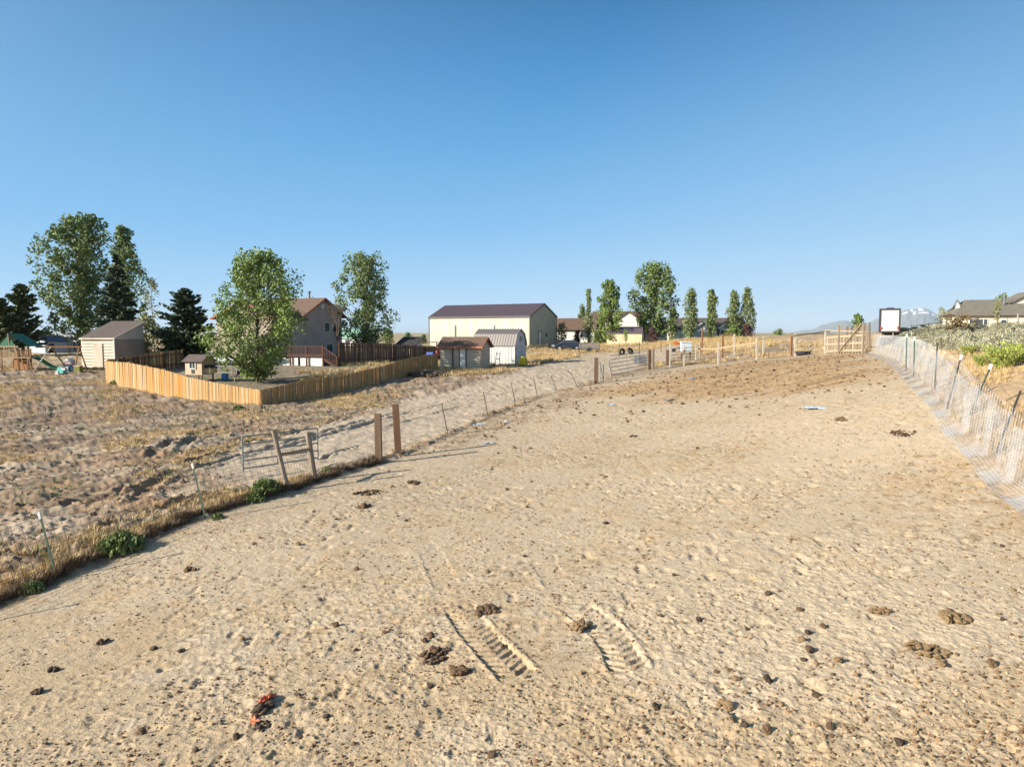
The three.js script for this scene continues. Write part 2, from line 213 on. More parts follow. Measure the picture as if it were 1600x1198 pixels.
// ---------------------------------------------------------------- builders
class GB { // collects faces, gives one geometry with flat normals, uv in metres and vertex colours
  constructor() { this.p = []; this.c = []; this.col = [1, 1, 1]; this.hasCol = false; }
  color(r, g, b) { this.col = [r, g, b]; this.hasCol = true; return this; }
  tri(a, b, c) { this.p.push(a.x, a.y, a.z, b.x, b.y, b.z, c.x, c.y, c.z); for (let i = 0; i < 3; i++) this.c.push(...this.col); return this; }
  quad(a, b, c, d) { return this.tri(a, b, c).tri(a, c, d); }
  poly(pts) { for (let i = 2; i < pts.length; i++) this.tri(pts[0], pts[i - 1], pts[i]); return this; }
  hexa(b, t) { // bottom ring and top ring of four points, counter-clockwise seen from above
    this.quad(t[0], t[1], t[2], t[3]).quad(b[3], b[2], b[1], b[0]); for (let i = 0; i < 4; i++) { const j = (i + 1) % 4; this.quad(b[i], b[j], t[j], t[i]); } return this; }
  box(x0, y0, z0, x1, y1, z1) { const r = (y) => [V(x0, y, z1), V(x1, y, z1), V(x1, y, z0), V(x0, y, z0)]; return this.hexa(r(y0), r(y1)); }
  bar(a, b, w, h, up = V(0, 1, 0)) { // a beam from a to b
    const d = b.clone().sub(a).normalize(), s = d.clone().cross(up); if (s.lengthSq() < 1e-6) s.set(1, 0, 0); s.normalize(); const u = s.clone().cross(d).normalize(), o = (p, i, j) => p.clone().addScaledVector(s, i * w / 2).addScaledVector(u, j * h / 2);
    return this.hexa([o(a, -1, -1), o(a, 1, -1), o(b, 1, -1), o(b, -1, -1)], [o(a, -1, 1), o(a, 1, 1), o(b, 1, 1), o(b, -1, 1)]); }
  tube(a, b, r0, r1 = r0, n = 6, caps = true) {
    const d = b.clone().sub(a).normalize(), s = Math.abs(d.y) > 0.95 ? V(1, 0, 0) : V(0, 1, 0); s.cross(d).normalize(); const u = d.clone().cross(s), A = [], B = [];
    for (let i = 0; i < n; i++) { const t = i / n * 2 * Math.PI, o = s.clone().multiplyScalar(Math.cos(t)).addScaledVector(u, Math.sin(t)); A.push(a.clone().addScaledVector(o, r0)); B.push(b.clone().addScaledVector(o, r1)); }
    for (let i = 0; i < n; i++) { const j = (i + 1) % n; this.quad(A[i], A[j], B[j], B[i]); } if (caps) { this.poly([...A].reverse()); this.poly(B); } return this; }
  path(pts, r0, r1 = r0, n = 5) { for (let i = 1; i < pts.length; i++) this.tube(pts[i - 1], pts[i], lerp(r0, r1, (i - 1) / (pts.length - 1)), lerp(r0, r1, i / (pts.length - 1)), n, true); return this; }
  geo(smooth) {
    const g = new THREE.BufferGeometry(), P = new Float32Array(this.p), n = P.length / 3, uv = new Float32Array(n * 2), N = new Float32Array(n * 3);
    for (let i = 0; i < n; i += 3) { const o = i * 3, ax = P[o + 3] - P[o], ay = P[o + 4] - P[o + 1], az = P[o + 5] - P[o + 2], bx = P[o + 6] - P[o], by = P[o + 7] - P[o + 1], bz = P[o + 8] - P[o + 2]; let x = ay * bz - az * by, y = az * bx - ax * bz, z = ax * by - ay * bx; const l = Math.hypot(x, y, z) || 1; x /= l; y /= l; z /= l;
      for (let k = 0; k < 3; k++) { const q = o + k * 3; N[q] = x; N[q + 1] = y; N[q + 2] = z; const X = Math.abs(x), Y = Math.abs(y), W = Math.abs(z); uv[(i + k) * 2] = X > Y && X > W ? P[q + 2] : P[q]; uv[(i + k) * 2 + 1] = Y > X && Y > W ? P[q + 2] : P[q + 1]; } }
    g.setAttribute('position', new THREE.BufferAttribute(P, 3)); g.setAttribute('normal', new THREE.BufferAttribute(N, 3)); g.setAttribute('uv', new THREE.BufferAttribute(uv, 2));
    if (this.hasCol) g.setAttribute('color', new THREE.BufferAttribute(new Float32Array(this.c), 3));
    return g; }
  mesh(name, mat, parent) { const m = new THREE.Mesh(this.geo(), mat); m.name = name; if (parent) parent.add(m); return m; }
}
const taken = new Map();
function numbered(name) { const k = taken.get(name) || 0; taken.set(name, k + 1); return k ? name + '_' + String(k).padStart(3, '0') : name; }
function tag(o, label, category, group, kind) { o.userData = { label, category }; if (group) o.userData.group = group; if (kind) o.userData.kind = kind; return o; }
function thing(name, label, category, p, turn = 0, group) { const g = new THREE.Group(); g.name = numbered(name); if (p) g.position.copy(p); g.rotation.y = turn; scene.add(g); return tag(g, label, category, group); }
function single(name, gb, mat, label, category, p, turn = 0, group) { const m = gb.isBufferGeometry ? new THREE.Mesh(gb, mat) : gb.mesh(name, mat); m.name = numbered(name); if (p) m.position.copy(p); m.rotation.y = turn; scene.add(m); return tag(m, label, category, group); }
function copyOf(src, label, p, turn = 0, scale = 1) { const c = src.clone(); c.name = numbered(src.name.replace(/_\d{3}$/, '')); scene.add(c); c.userData = { ...src.userData }; if (label) c.userData.label = label; c.position.copy(p); c.rotation.y = turn; if (Array.isArray(scale)) c.scale.set(...scale); else c.scale.setScalar(scale); return c; }

// ---------------------------------------------------------------- materials
function dataTex(n, m, f, srgb = true, rep = [1, 1]) { const d = new Uint8Array(n * m * 4); for (let j = 0; j < m; j++) for (let i = 0; i < n; i++) { const v = f(i / n, j / m, i, j), o = (j * n + i) * 4; d[o] = v[0]; d[o + 1] = v[1]; d[o + 2] = v[2]; d[o + 3] = v[3] ?? 255; }
  const t = new THREE.DataTexture(d, n, m); t.wrapS = t.wrapT = THREE.RepeatWrapping; t.magFilter = THREE.LinearFilter; t.minFilter = THREE.LinearMipmapLinearFilter; t.generateMipmaps = true; t.repeat.set(...rep); if (srgb) t.colorSpace = THREE.SRGBColorSpace; t.needsUpdate = true; return t; }
const pn = (x, y, p) => { const i = Math.floor(x), j = Math.floor(y), f = x - i, e = y - j, u = f * f * (3 - 2 * f), v = e * e * (3 - 2 * e), q = (a, b) => h2(((a % p) + p) % p + p * 13, ((b % p) + p) % p + 5); return lerp(lerp(q(i, j), q(i + 1, j), u), lerp(q(i, j + 1), q(i + 1, j + 1), u), v); };
const grainTex = dataTex(256, 256, (u, v) => { const k = 0.55 * pn(u * 64, v * 4, 64) + 0.3 * pn(u * 16, v * 2, 16) + 0.15 * pn(u * 128, v * 16, 128), a = 170 + 85 * k; return [a, a * 0.985, a * 0.96]; }, true, [1.6, 0.5]);     // weathered wood, grain upright
const grainTexH = dataTex(256, 256, (u, v) => { const k = 0.55 * pn(u * 4, v * 64, 64) + 0.3 * pn(u * 2, v * 16, 16) + 0.15 * pn(u * 16, v * 128, 128), a = 180 + 75 * k; return [a, a * 0.985, a * 0.97]; }, true, [0.5, 1.6]);
const mottle = dataTex(256, 256, (u, v) => { const k = 0.5 * pn(u * 6, v * 6, 6) + 0.3 * pn(u * 24, v * 24, 24) + 0.2 * pn(u * 100, v * 100, 100), a = 205 + 50 * k; return [a, a, a * 0.99]; }, true, [0.25, 0.25]);
const shingleTex = dataTex(256, 256, (u, v, i, j) => { const row = Math.floor(v * 16), k = h2(Math.floor(u * 16 + (row % 2) * 0.5) + 3, row), a = 165 + 70 * (0.5 * k + 0.5 * pn(u * 128, v * 128, 128)); return [a, a, a]; }, true, [0.4, 0.4]);
const M = {};
const std = (r, g, b, o = {}) => new THREE.MeshStandardMaterial({ color: new THREE.Color().setRGB(r, g, b), roughness: 0.85, ...o });
Object.assign(M, {
  bark: std(0.17, 0.13, 0.1, { map: grainTex }), barkPale: std(0.34, 0.3, 0.25, { map: grainTex }),
  timber: std(0.2, 0.13, 0.085, { map: grainTex }), timberGrey: std(0.36, 0.3, 0.235, { map: grainTex }), timberPale: std(0.56, 0.46, 0.34, { map: grainTex }), railWood: std(0.46, 0.35, 0.23, { map: grainTexH }), railDark: std(0.17, 0.085, 0.045, { map: grainTexH }), whitePost: std(0.62, 0.58, 0.5, { map: grainTex }), rustPost: std(0.33, 0.16, 0.07, { map: grainTex }),
  tpost: std(0.055, 0.105, 0.075, { roughness: 0.6 }), tpostDark: std(0.05, 0.045, 0.04, { roughness: 0.7 }), tip: std(0.7, 0.7, 0.66), wire: std(0.16, 0.115, 0.085, { roughness: 0.6, metalness: 0.3 }), wireGrey: std(0.4, 0.41, 0.42, { roughness: 0.5, metalness: 0.5 }), gate: std(0.2, 0.24, 0.24, { roughness: 0.45, metalness: 0.4 }), gateGrey: std(0.3, 0.29, 0.27, { roughness: 0.5, metalness: 0.4 }),
  white: std(0.78, 0.77, 0.73, { map: mottle }), glass: std(0.05, 0.065, 0.075, { roughness: 0.08 }), glassPale: std(0.2, 0.27, 0.27, { roughness: 0.12 }), black: std(0.02, 0.02, 0.022, { roughness: 0.6 }), concrete: std(0.4, 0.38, 0.35, { map: mottle }),
  barnWall: std(0.56, 0.56, 0.46, { roughness: 0.55, map: mottle }), barnRoof: std(0.115, 0.085, 0.1, { roughness: 0.5, metalness: 0.15 }), barnTrim: std(0.05, 0.045, 0.05, { roughness: 0.5 }),
  cream: std(0.7, 0.62, 0.51, { map: mottle }), creamYellow: std(0.72, 0.61, 0.4, { map: mottle }), shedBeige: std(0.56, 0.48, 0.38, { map: mottle }), shedGrey: std(0.55, 0.57, 0.57, { map: mottle }), mauve: std(0.47, 0.38, 0.33, { map: mottle }),
  roofBrown: std(0.2, 0.125, 0.085, { map: shingleTex }), roofTaupe: std(0.165, 0.125, 0.11, { map: shingleTex }), roofOlive: std(0.25, 0.225, 0.18, { map: shingleTex }), roofRed: std(0.26, 0.09, 0.05, { map: shingleTex }), roofMetal: std(0.2, 0.18, 0.17, { roughness: 0.5, metalness: 0.3 }), roofDark: std(0.045, 0.042, 0.045, { map: shingleTex }), fasciaRed: std(0.34, 0.12, 0.07), trimBrown: std(0.12, 0.055, 0.04), deck: std(0.11, 0.045, 0.03, { map: grainTex }),
});

// ---------------------------------------------------------------- gabled buildings. Origin: front right corner at the ground; x to the left is negative, z into the depth is negative
function panel(gb, x0, y0, x1, y1, z, t) { return gb.box(x0, y0, z, x1, y1, z + t); }
function walls(L, W, eave, rise, ridge, low = -0.6) {
  const g = new GB(), p = (x, y, z) => V(x, y, z);
  if (ridge === 'x') {
    g.quad(p(-L, low, 0), p(0, low, 0), p(0, eave, 0), p(-L, eave, 0)); g.quad(p(0, low, -W), p(-L, low, -W), p(-L, eave, -W), p(0, eave, -W));
    g.poly([p(0, low, 0), p(0, low, -W), p(0, eave, -W), p(0, eave + rise, -W / 2), p(0, eave, 0)]); g.poly([p(-L, low, -W), p(-L, low, 0), p(-L, eave, 0), p(-L, eave + rise, -W / 2), p(-L, eave, -W)]);
  } else {
    g.quad(p(0, low, 0), p(0, low, -W), p(0, eave, -W), p(0, eave, 0)); g.quad(p(-L, low, -W), p(-L, low, 0), p(-L, eave, 0), p(-L, eave, -W));
    g.poly([p(-L, low, 0), p(0, low, 0), p(0, eave, 0), p(-L / 2, eave + rise, 0), p(-L, eave, 0)]); g.poly([p(0, low, -W), p(-L, low, -W), p(-L, eave, -W), p(-L / 2, eave + rise, -W), p(0, eave, -W)]);
  }
  return g;
}
function slab(gb, a, b, c, d, t) { // a roof plane a,b (eave) c,d (ridge), thickness t straight down
  const k = (q) => q.clone().add(V(0, -t, 0)); return gb.hexa([k(a), k(b), k(c), k(d)], [a, b, c, d]); }
function roofs(L, W, eave, rise, ridge, over, t = 0.14) { // [front or right plane, back or left plane]
  const s = ridge === 'x' ? rise / (W / 2) : rise / (L / 2), y0 = eave - over * s + t, y1 = eave + rise + t, A = new GB(), B = new GB();
  if (ridge === 'x') { slab(A, V(-L - over, y0, over), V(over, y0, over), V(over, y1, -W / 2 - 0.001), V(-L - over, y1, -W / 2 - 0.001), t); slab(B, V(over, y0, -W - over), V(-L - over, y0, -W - over), V(-L - over, y1, -W / 2), V(over, y1, -W / 2), t); }
  else { slab(A, V(over, y0, over), V(over, y0, -W - over), V(-L / 2, y1, -W - over), V(-L / 2, y1, over), t); slab(B, V(-L - over, y0, -W - over), V(-L - over, y0, over), V(-L / 2 - 0.001, y1, over), V(-L / 2 - 0.001, y1, -W - over), t); }
  return [A, B];
}
function gabled(parent, { L, W, eave, rise, ridge = 'x', over = 0.35, wall, roof, fascia }) {
  walls(L, W, eave, rise, ridge).mesh('wall', wall, parent);
  const rs = roofs(L, W, eave, rise, ridge, over).map((g) => g.mesh('roof', roof, parent));
  if (fascia) { const s = ridge === 'x' ? rise / (W / 2) : rise / (L / 2), y0 = eave - over * s;
    if (ridge === 'x') { new GB().box(-L - over, y0 - 0.06, over + 0.003, over, y0 + 0.13, over + 0.04).mesh('fascia', fascia, parent); for (const x of [over + 0.02, -L - over - 0.02]) for (const z of [over, -W - over]) new GB().bar(V(x, y0 + 0.04, z), V(x, eave + rise + 0.04, -W / 2), 0.034, 0.2).mesh('fascia', fascia, parent); }
    else for (const z of [over + 0.02, -W - over - 0.02]) for (const x of [over, -L - over]) new GB().bar(V(x, y0 + 0.04, z), V(-L / 2, eave + rise + 0.04, z), 0.034, 0.2).mesh('fascia', fascia, parent); }
  return rs;
}
// a window on a wall: face 'f' front (x, z = 0), 'r' right side (z, x = 0), 'l' left side
function windowOn(parent, face, u, y, w, h, frameMat, paneMat, L = 0, name = 'window', bars = 0) {
  const g = new THREE.Group(); g.name = name; parent.add(g);
  if (face === 'f') g.position.set(u, y, 0); else if (face === 'r') { g.position.set(0, y, u); g.rotation.y = Math.PI / 2; } else { g.position.set(-L, y, u); g.rotation.y = -Math.PI / 2; }
  const t = 0.07, f = new GB(); f.box(-w / 2 - t, -t, 0.003, -w / 2, h + t, 0.06).box(w / 2, -t, 0.003, w / 2 + t, h + t, 0.06).box(-w / 2, -t, 0.003, w / 2, 0, 0.06).box(-w / 2, h, 0.003, w / 2, h + t, 0.06);
  for (let k = 1; k <= bars; k++) { const x = -w / 2 + w * k / (bars + 1); f.box(x - 0.02, 0, 0.02, x + 0.02, h, 0.05); }
  f.mesh('frame', frameMat, g); new GB().box(-w / 2, 0, 0.004, w / 2, h, 0.02).mesh('pane', paneMat, g); return g; }
function doorOn(parent, face, u, w, h, mat, frameMat, y = 0) {
  const g = new THREE.Group(); g.name = 'door'; parent.add(g); if (face === 'f') g.position.set(u, y, 0); else { g.position.set(0, y, u); g.rotation.y = Math.PI / 2; }
  new GB().box(-w / 2, 0, 0.004, w / 2, h, 0.045).mesh('leaf', mat, g); new GB().box(-w / 2 - 0.1, 0, 0.003, -w / 2, h + 0.1, 0.07).box(w / 2, 0, 0.003, w / 2 + 0.1, h + 0.1, 0.07).box(-w / 2, h, 0.003, w / 2, h + 0.1, 0.07).mesh('frame', frameMat, g); new GB().box(w / 2 - 0.16, 0.95, 0.046, w / 2 - 0.1, 1.05, 0.09).mesh('handle', M.black, g); return g; }
// lap siding as single boards: gb(y0, y1) gives the half extents
function lapSiding(parent, face, x0, x1, y0, y1, step, mat, inset = null, low = 0) {
  for (let y = y0; y < y1 - 0.01; y += step) { const t = Math.min(y1, y + step), a = inset ? inset(t) : 0, b = inset ? inset(y) : 0, gb = new GB(), k = (u, yy, z) => (face === 'f' ? V(u, yy, z) : V(z, yy, u));
    const c0 = face === 'f' ? x0 + b : x0 + b, c1 = x1 - b, d0 = x0 + a, d1 = x1 - a; if (c1 - c0 < 0.05) continue;
    // a board that stands proud at its lower edge
    const B = [k(c0, y + 0.02, 0.06), k(c1, y + 0.02, 0.06), k(c1, y + 0.02, 0.002), k(c0, y + 0.02, 0.002)], T = [k(d0, t, 0.008), k(d1, t, 0.008), k(d1, t, 0.002), k(d0, t, 0.002)];
    if (face === 'f') gb.hexa(B, T); else gb.hexa([B[1], B[0], B[3], B[2]], [T[1], T[0], T[3], T[2]]);
    gb.mesh('siding_board', mat, parent); } }
const RY = (deg) => -deg * Math.PI / 180;
const on = (px, py, depth) => { const p = at(px, py, depth); p.y = ground(p.x, p.z); return p; };   // a place at that bearing and distance, on the ground

{ // metal barn: 20 wall panels, 20 roof panels, ribbed
  const L = 18, W = 9, eave = 4.3, rise = 1.9, b = thing('metal_barn', 'large cream ribbed metal barn with dark purple brown roof', 'barn', on(828, 541, 104), RY(29));
  walls(L, W, eave, rise, 'x').mesh('wall', M.barnWall, b);
  const rs = roofs(L, W, eave, rise, 'x', 0.12).map((g) => g.mesh('roof', M.barnRoof, b)), pw = L / 20;
  const wp = new GB(), rp = new GB(), sl = Math.hypot(W / 2 + 0.12, rise);
  wp.box(-pw + 0.01, -0.3, 0.004, -0.01, eave - 0.02, 0.012); for (const x of [0.06, 0.36, 0.66]) wp.hexa([V(-pw + x, -0.3, 0.045), V(-pw + x + 0.03, -0.3, 0.045), V(-pw + x + 0.07, -0.3, 0.012), V(-pw + x - 0.04, -0.3, 0.012)], [V(-pw + x, eave - 0.02, 0.045), V(-pw + x + 0.03, eave - 0.02, 0.045), V(-pw + x + 0.07, eave - 0.02, 0.012), V(-pw + x - 0.04, eave - 0.02, 0.012)]);
  const wg = wp.geo(), a = Math.atan2(rise, W / 2);
  rp.box(-pw + 0.01, 0.002, 0, -0.01, 0.012, sl - 0.02); for (const x of [0.06, 0.36, 0.66]) rp.box(-pw + x, 0.012, 0, -pw + x + 0.05, 0.05, sl - 0.02);
  const rg = rp.geo(), shade = [0.96, 1, 1.03].map((k) => { const m = M.barnWall.clone(); m.color.multiplyScalar(k); return m; });
  for (let k = 0; k < 20; k++) { const m = new THREE.Mesh(wg, shade[(k * 7) % 3]); m.name = 'wall_panel'; m.position.x = -k * pw; b.add(m);
    const r = new THREE.Mesh(rg, M.barnRoof); r.name = 'roof_panel'; r.position.set(-k * pw, eave + rise + 0.142, -W / 2); r.rotation.x = a; b.add(r); }
  const ep = new GB(); for (let k = 0; k < 10; k++) { const z = -k * 0.9, h = eave + rise * (1 - Math.abs(z - 0.45 + W / 2 - 0.0) / (W / 2)); for (const d of [0.1, 0.4, 0.7]) { const zz = z - d, hh = eave + rise * (1 - Math.abs(zz + W / 2) / (W / 2)) - 0.05; ep.box(0.003, -0.3, zz - 0.05, 0.04, hh, zz); } } ep.mesh('gable_ribs', M.barnWall, b);
  const tr = new GB(); tr.box(-0.08, -0.3, 0.05, 0.07, eave, 0.075).box(0.045, -0.3, -0.08, 0.07, eave, 0.05).box(-L - 0.07, -0.3, 0.05, -L + 0.08, eave, 0.075).box(-L - 0.12, eave - 0.16, 0.125, 0.12, eave + 0.09, 0.15).box(0.045, -0.3, -W, 0.07, eave, -W + 0.12);
  for (const z of [0.12, -W - 0.12]) tr.bar(V(0.14, eave + 0.03, z), V(0.14, eave + rise + 0.1, -W / 2), 0.04, 0.2); tr.mesh('corner_trim', M.barnTrim, b);
  for (const x of [-13.1, -6.1]) { const v = new THREE.Group(); v.name = 'vent_pipe'; v.position.set(x, 0, 0); b.add(v); new GB().tube(V(0, 0.2, 0.2), V(0, 3.1, 0.2), 0.09, 0.09, 8).mesh('pipe', M.white, v); for (const y of [2.6, 0.8]) new GB().box(-0.05, y, 0.02, 0.05, y + 0.08, 0.13).mesh('bracket', M.white, v); }
  doorOn(b, 'r', -3.2, 0.95, 2.05, M.white, M.barnTrim); windowOn(b, 'r', -5.4, 1.2, 0.9, 0.7, M.white, M.glass);
}
{ // beige shed with an open door
  const L = 3.9, W = 2.5, eave = 2.15, rise = 0.75, p = on(751, 578.5, 63.5), s = thing('garden_shed', 'small beige lap sided shed with brown roof and open brown framed doorway', 'shed', p, RY(17));
  walls(L, W, eave, rise, 'x').mesh('wall', M.shedBeige, s); roofs(L, W, eave, rise, 'x', 0.28, 0.09).forEach((g) => g.mesh('roof', M.roofBrown, s));
  lapSiding(s, 'f', -L, -2.72, 0.02, eave - 0.1, 0.26, M.shedBeige); lapSiding(s, 'f', -1.32, 0, 0.02, eave - 0.1, 0.26, M.shedBeige);
  lapSiding(s, 'r', -W, 0, 0.02, eave + rise - 0.1, 0.26, M.shedBeige, (y) => Math.max(0, (y - eave) / rise * W / 2));
  const d = new THREE.Group(); d.name = 'door'; s.add(d); new GB().box(-2.6, 0.12, 0.01, -2.02, 1.95, 0.03).mesh('leaf', std(0.42, 0.36, 0.29), d); new GB().box(-1.98, 0.12, 0.03, -1.42, 1.95, 0.06).mesh('leaf', M.white, d);
  new GB().box(-2.72, 0, 0.003, -2.6, 2.05, 0.09).box(-1.42, 0, 0.003, -1.32, 2.05, 0.09).box(-2.6, 1.95, 0.003, -1.42, 2.05, 0.09).box(-2.04, 0.12, 0.032, -1.97, 1.95, 0.1).mesh('frame', M.trimBrown, s);
  new GB().box(-L - 0.28, eave - 0.2, 0.283, 0.28, eave - 0.02, 0.32).mesh('fascia', M.fasciaRed, s); for (const z of [0.28, -W - 0.28]) new GB().bar(V(0.3, eave - 0.12, z), V(0.3, eave + rise + 0.0, -W / 2), 0.035, 0.16).mesh('fascia', M.fasciaRed, s);
}
{ // grey gambrel shed
  const L = 4.3, W = 3, p = on(804, 573, 68), s = thing('gambrel_shed', 'grey barn style shed with metal gambrel roof and white doors', 'shed', p, RY(22));
  const prof = [[0.12, 1.95], [-0.45, 3.05], [-W / 2, 3.55], [-W + 0.45, 3.05], [-W - 0.12, 1.95]], w = new GB(), q = (x, i, o = 0) => V(x, prof[i][1] - o, prof[i][0]);
  w.quad(V(-L, -0.5, 0), V(0, -0.5, 0), V(0, 2.05, 0), V(-L, 2.05, 0)).quad(V(0, -0.5, -W), V(-L, -0.5, -W), V(-L, 2.05, -W), V(0, 2.05, -W));
  for (const x of [0, -L]) { const P = [V(x, -0.5, 0), V(x, -0.5, -W), V(x, 2.0, -W), V(x, 3, -W + 0.45), V(x, 3.5, -W / 2), V(x, 3, -0.45), V(x, 2.0, 0)]; w.poly(x ? P.reverse() : P); } w.mesh('wall', M.shedGrey, s);
  for (let i = 0; i < 4; i++) { const r = new GB(), a = q(-L - 0.12, i), b = q(0.12, i), c = q(0.12, i + 1), d = q(-L - 0.12, i + 1); slab(r, a, b, c, d, 0.05); const m = r.mesh('roof', M.roofMetal, s), rb = new GB(); for (let k = 0; k <= 16; k++) { const x = lerp(-L - 0.1, 0.1, k / 16); rb.bar(V(x, prof[i][1] + 0.015, prof[i][0]), V(x, prof[i + 1][1] + 0.015, prof[i + 1][0]), 0.05, 0.05); } rb.mesh('rib', M.roofMetal, m); }
  const bat = new GB(); for (let k = 0; k <= 14; k++) { const x = -L + 0.03 + (L - 0.08) * k / 14; bat.box(x, 0, 0.003, x + 0.04, 1.92, 0.02); } bat.mesh('batten', M.shedGrey, s);
  new GB().box(-0.09, -0.2, 0.022, 0.02, 1.9, 0.04).box(0.003, -0.2, -0.09, 0.03, 1.9, 0.022).mesh('corner_trim', M.white, s); new GB().box(0.003, -0.2, -W, 0.03, 1.95, -W + 0.09).mesh('corner_trim', M.white, s);
  for (const u of [-1.12, -1.88]) { const d = doorOn(s, 'r', u, 0.7, 1.9, std(0.36, 0.42, 0.48), M.white, 0.1); new GB().box(-0.35, 0.95, 0.046, 0.35, 1.02, 0.06).bar(V(-0.32, 0.15, 0.055), V(0.32, 0.9, 0.055), 0.06, 0.02, V(0, 0, 1)).bar(V(-0.32, 1.8, 0.055), V(0.32, 1.08, 0.055), 0.06, 0.02, V(0, 0, 1)).mesh('brace', M.white, d); }
  windowOn(s, 'r', -1.5, 2.35, 0.45, 0.5, M.white, M.glass);
  const t = thing('hand_truck', 'dark hand truck leaning on the grey gambrel shed', 'hand truck', s.localToWorld ? p.clone().add(V(-1.65, 0, 1.0)) : p, RY(22)); new GB().bar(V(-0.18, 0.1, 0.1), V(-0.25, 1.35, -0.45), 0.05, 0.05).bar(V(0.22, 0.1, 0.1), V(0.12, 1.35, -0.45), 0.05, 0.05).bar(V(-0.2, 0.7, -0.15), V(0.18, 0.7, -0.15), 0.05, 0.05).bar(V(-0.23, 1.2, -0.38), V(0.14, 1.2, -0.38), 0.05, 0.05).mesh('frame', M.black, t); new GB().box(-0.22, 0.05, 0.05, 0.25, 0.09, 0.4).mesh('toe_plate', M.black, t); for (const x of [-0.28, 0.3]) new GB().tube(V(x - 0.03, 0.13, 0.02), V(x + 0.03, 0.13, 0.02), 0.13, 0.13, 12).mesh('wheel', M.black, t);
  const y = thing('yellow_tank', 'round yellow plastic tank beside the gambrel shed doors', 'tank', on(817, 572.5, 67)); const pr = [[0, 0], [0.36, 0], [0.42, 0.08], [0.42, 0.5], [0.36, 0.68], [0.16, 0.76], [0.12, 0.82], [0, 0.82]].map(([r, h]) => new THREE.Vector2(r, h)); const tm = new THREE.Mesh(new THREE.LatheGeometry(pr, 20), std(0.55, 0.42, 0.03)); tm.name = 'body'; y.add(tm); new GB().tube(V(0, 0.8, 0), V(0, 0.88, 0), 0.13, 0.13, 12).mesh('cap', M.black, y);
}
{ // tall cream shed with a single slope roof, left of the board fence
  const L = 3.4, W = 4.2, h0 = 2.75, h1 = 4.3, p = on(180, 578.5, 66), s = thing('lean_to_shed', 'tall cream lap sided shed with brown shingle roof sloping to the front', 'shed', p, RY(8));
  const w = new GB(); w.quad(V(-L, -0.6, 0), V(0, -0.6, 0), V(0, h0, 0), V(-L, h0, 0)).quad(V(0, -0.6, 0), V(0, -0.6, -W), V(0, h1, -W), V(0, h0, 0)).quad(V(-L, -0.6, -W), V(-L, -0.6, 0), V(-L, h0, 0), V(-L, h1, -W)).quad(V(0, -0.6, -W), V(-L, -0.6, -W), V(-L, h1, -W), V(0, h1, -W)); w.mesh('wall', M.cream, s);
  const r = new GB(), sl = (h1 - h0) / W; slab(r, V(-L - 0.12, h0 - 0.12 * sl + 0.1, 0.15), V(0.12, h0 - 0.12 * sl + 0.1, 0.15), V(0.12, h1 + 0.15 * sl + 0.1, -W - 0.15), V(-L - 0.12, h1 + 0.15 * sl + 0.1, -W - 0.15), 0.1); r.mesh('roof', M.roofTaupe, s);
  new GB().bar(V(0.14, h0 + 0.02, 0.17), V(0.14, h1 + 0.06, -W - 0.15), 0.03, 0.16).box(-L - 0.12, h0 - 0.08, 0.153, 0.12, h0 + 0.06, 0.18).mesh('fascia', M.cream, s);
  lapSiding(s, 'f', -L, -0.06, 0.02, h0 - 0.1, 0.28, M.cream); lapSiding(s, 'r', -W, -0.02, 0.02, h0 - 0.05, 0.28, std(0.4, 0.31, 0.25, { map: mottle }));  // right side boards: darker copy of the cream, shade put into the colour
  new GB().box(-0.06, -0.3, 0.003, 0.04, h0 - 0.05, 0.1).mesh('corner_trim', M.white, s);
  new GB().box(-2.1, 0.02, 0.091, -1.2, 2.3, 0.105).mesh('door', std(0.62, 0.54, 0.43, { map: mottle }), s);
}
